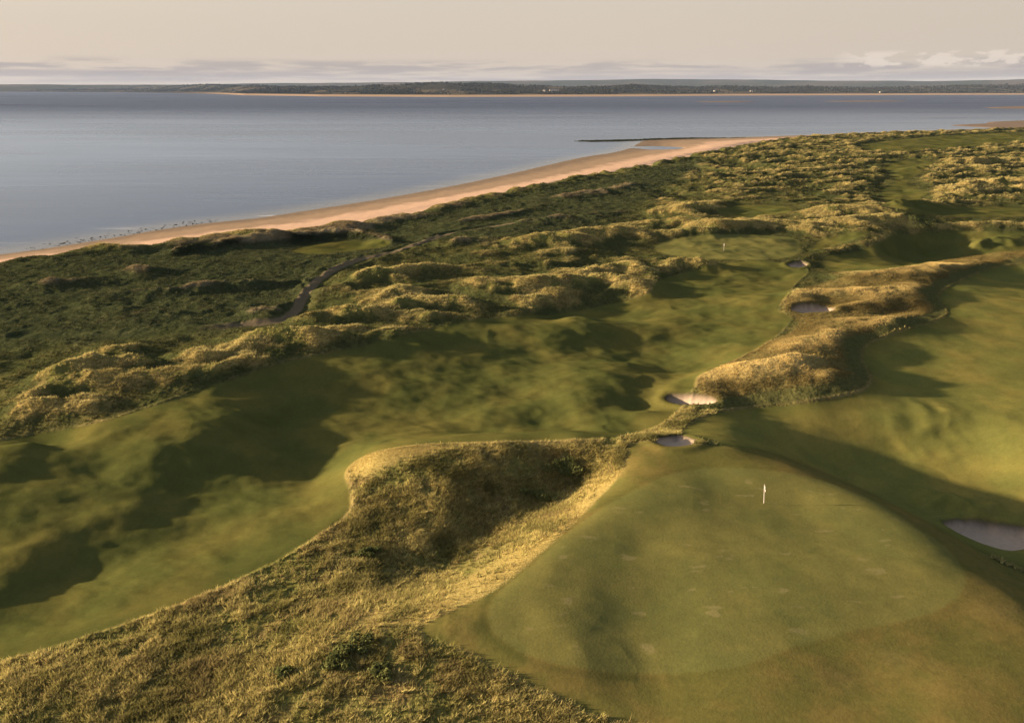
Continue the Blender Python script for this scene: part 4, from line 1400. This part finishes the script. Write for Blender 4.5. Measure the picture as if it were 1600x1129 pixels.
def bush(px, py, w, d, h, label, leafc, seed, n=1500):
    rb = np.random.default_rng(seed)
    x, y = at_land(px, py, lambda a, b: zat(a, b))
    x, y = float(x[0]), float(y[0])
    z = float(zat(x, y)[0])
    root = empty('bush', (x, y, z))
    tag(root, label, "bush", "dark low bushes in the rough grass")
    nl = 9
    cen = np.stack([rb.normal(0, 0.33, nl) * w, rb.normal(0, 0.3, nl) * d, rb.uniform(0.3, 0.75, nl) * h], 1)
    sz = rb.uniform(0.22, 0.42, nl)
    k = rb.integers(0, nl, n)
    v = rb.normal(size=(n, 3))
    v /= np.linalg.norm(v, axis=1, keepdims=True)
    p = cen[k] + v * (sz[k] * rb.uniform(0.5, 1.05, n))[:, None] * np.array((w, d, h * 1.1))
    p[:, 2] = np.maximum(p[:, 2], 0.03)
    a = rb.normal(size=(n, 3))
    a /= np.linalg.norm(a, axis=1, keepdims=True)
    b = np.cross(a, v + 0.3 * rb.normal(size=(n, 3)))
    b /= np.maximum(np.linalg.norm(b, axis=1, keepdims=True), 1e-6)
    s = rb.uniform(0.05, 0.11, n)[:, None]
    V = np.stack([p - a * s - b * s * .5, p + a * s - b * s * .5, p + a * s * .6 + b * s, p - a * s * .6 + b * s], 1).reshape(-1, 3)
    zr = np.array([float(q) for q in zat(V[:, 0] + x, V[:, 1] + y)]) - z
    V[:, 2] += zr
    o = link_mesh('crown', V, np.arange(n * 4, dtype=np.int32).reshape(-1, 4), M_BLADE, root)
    c = np.array(leafc) * (0.6 + 0.8 * rb.random((n, 1)))
    set_col(o, 'growth', np.repeat(c, 4, 0))
    V, F = [], []
    for q in range(5):
        t = cen[q] * np.array((0.7, 0.7, 0.8))
        b0 = len(V)
        for (f, r) in ((0, 0.035), (0.5, 0.025), (1, 0.01)):
            for e in range(5):
                an = e * 2 * math.pi / 5
                V.append((t[0] * f + r * math.cos(an), t[1] * f + r * math.sin(an), t[2] * f - 0.1 * (1 - f)))
        for l in range(2):
            for e in range(5):
                F.append((b0 + l * 5 + e, b0 + l * 5 + (e + 1) % 5, b0 + l * 5 + 5 + (e + 1) % 5, b0 + l * 5 + 5 + e))
    link_mesh('stem', np.array(V), F, M_STEM, root, True)


DK = (0.155, 0.165, 0.058)
for q, (px, py, w, d, h, lab) in enumerate([
        (838, 781, 3.2, 1.2, 0.9, "long dark bush at the foot of the golden bank, below the ridge"),
        (880, 735, 2.6, 1.2, 1.0, "dark bush high on the shaded face of the grass ridge"),
        (572, 868, 1.5, 1.1, 0.8, "small dark bush in the rough just right of the fairway's curved edge"),
        (560, 1012, 2.0, 1.6, 0.9, "largest dark green bush near the bottom of the rough"),
        (520, 1040, 1.5, 1.3, 0.7, "dark green bush in front and left of the largest one"),
        (588, 1052, 1.4, 1.2, 0.65, "dark green bush below the largest one at the bottom edge"),
        (440, 1052, 1.3, 1.1, 0.6, "dark bush apart from the others at the lower left of the rough"),
        (1432, 354, 8.0, 5.0, 3.0, "big dark bush on the end of the shaded far bank")]):
    bush(px, py, w, d, h, lab, DK, 100 + q, 1100 if q < 8 else 2500)


def house(px, py, w, d, h, wall, label, rz, shed=False):
    # first hit of the pixel's ray with the far shore
    dx, dy, dz = ray(px, py)
    ts = np.linspace(4800, 16000, 6000)
    zz = far_height(dx * ts, dy * ts)[0]
    hit = np.argmax(CAM_H + dz * ts < zz)
    x, y, z = dx * ts[hit], dy * ts[hit], zz[hit]
    root = empty('house', (x, y, z - 0.5), rz)
    tag(root, label, "house", "houses scattered along the far shore")
    V = [(-w, -d, 0), (w, -d, 0), (w, d, 0), (-w, d, 0), (-w, -d, h), (w, -d, h), (w, d, h), (-w, d, h), (-w, 0, h + d * 0.8), (w, 0, h + d * 0.8)]
    F = [(0, 1, 5, 4), (2, 3, 7, 6), (1, 2, 6, 9, 5), (3, 0, 4, 8, 7)]
    link_mesh('wall', np.array(V, float), F, wall, root)
    e, t = 0.5, 0.35
    hr = h + d * 0.8
    V, F = [], []
    for s in (-1, 1):
        b0 = len(V)
        V += [(-w - e, s * (d + e), h - 0.8 * e + .05), (w + e, s * (d + e), h - 0.8 * e + .05), (w + e, 0, hr + .05), (-w - e, 0, hr + .05),
              (-w - e, s * (d + e), h - 0.8 * e + t), (w + e, s * (d + e), h - 0.8 * e + t), (w + e, 0, hr + t), (-w - e, 0, hr + t)]
        F += [tuple(b0 + k for k in f) for f in ((0, 1, 2, 3), (4, 5, 6, 7), (0, 1, 5, 4), (1, 2, 6, 5), (0, 3, 7, 4))]
    rf = link_mesh('roof', np.array(V, float), F, M_ROOF, root)
    if not shed:
        for s in (-1, 1):
            V = [(s * (w - 1) + a, b, c) for c in (hr - 1, hr + 1.6) for a, b in ((-.5, -.4), (.5, -.4), (.5, .4), (-.5, .4))]
            link_mesh('chimney', np.array(V, float), [(0, 1, 5, 4), (1, 2, 6, 5), (2, 3, 7, 6), (3, 0, 4, 7), (4, 5, 6, 7)], wall, rf)


house(694, 140.5, 9, 5, 6, M_WALL, "white house at the foot of the dark wooded hill across the water", 0.2)
house(866, 142.5, 38, 9, 9, M_WALL2, "long pale farm building, widest of the far shore buildings", 0.05, True)
house(850, 143.0, 9, 6, 8, M_WALL, "pale house just left of the long farm building", -0.3)
house(1117, 143.3, 10, 6, 8, M_WALL, "bright white house standing alone right of centre on the far shore", 0.3)
house(1174, 143.5, 12, 6, 7, M_WALL2, "tan house on the far shore between the lone white one and the wood", 0.0)
house(1376, 145.0, 11, 5, 6, M_WALL, "low white house on the far shore below the cloud heaps", 0.25)
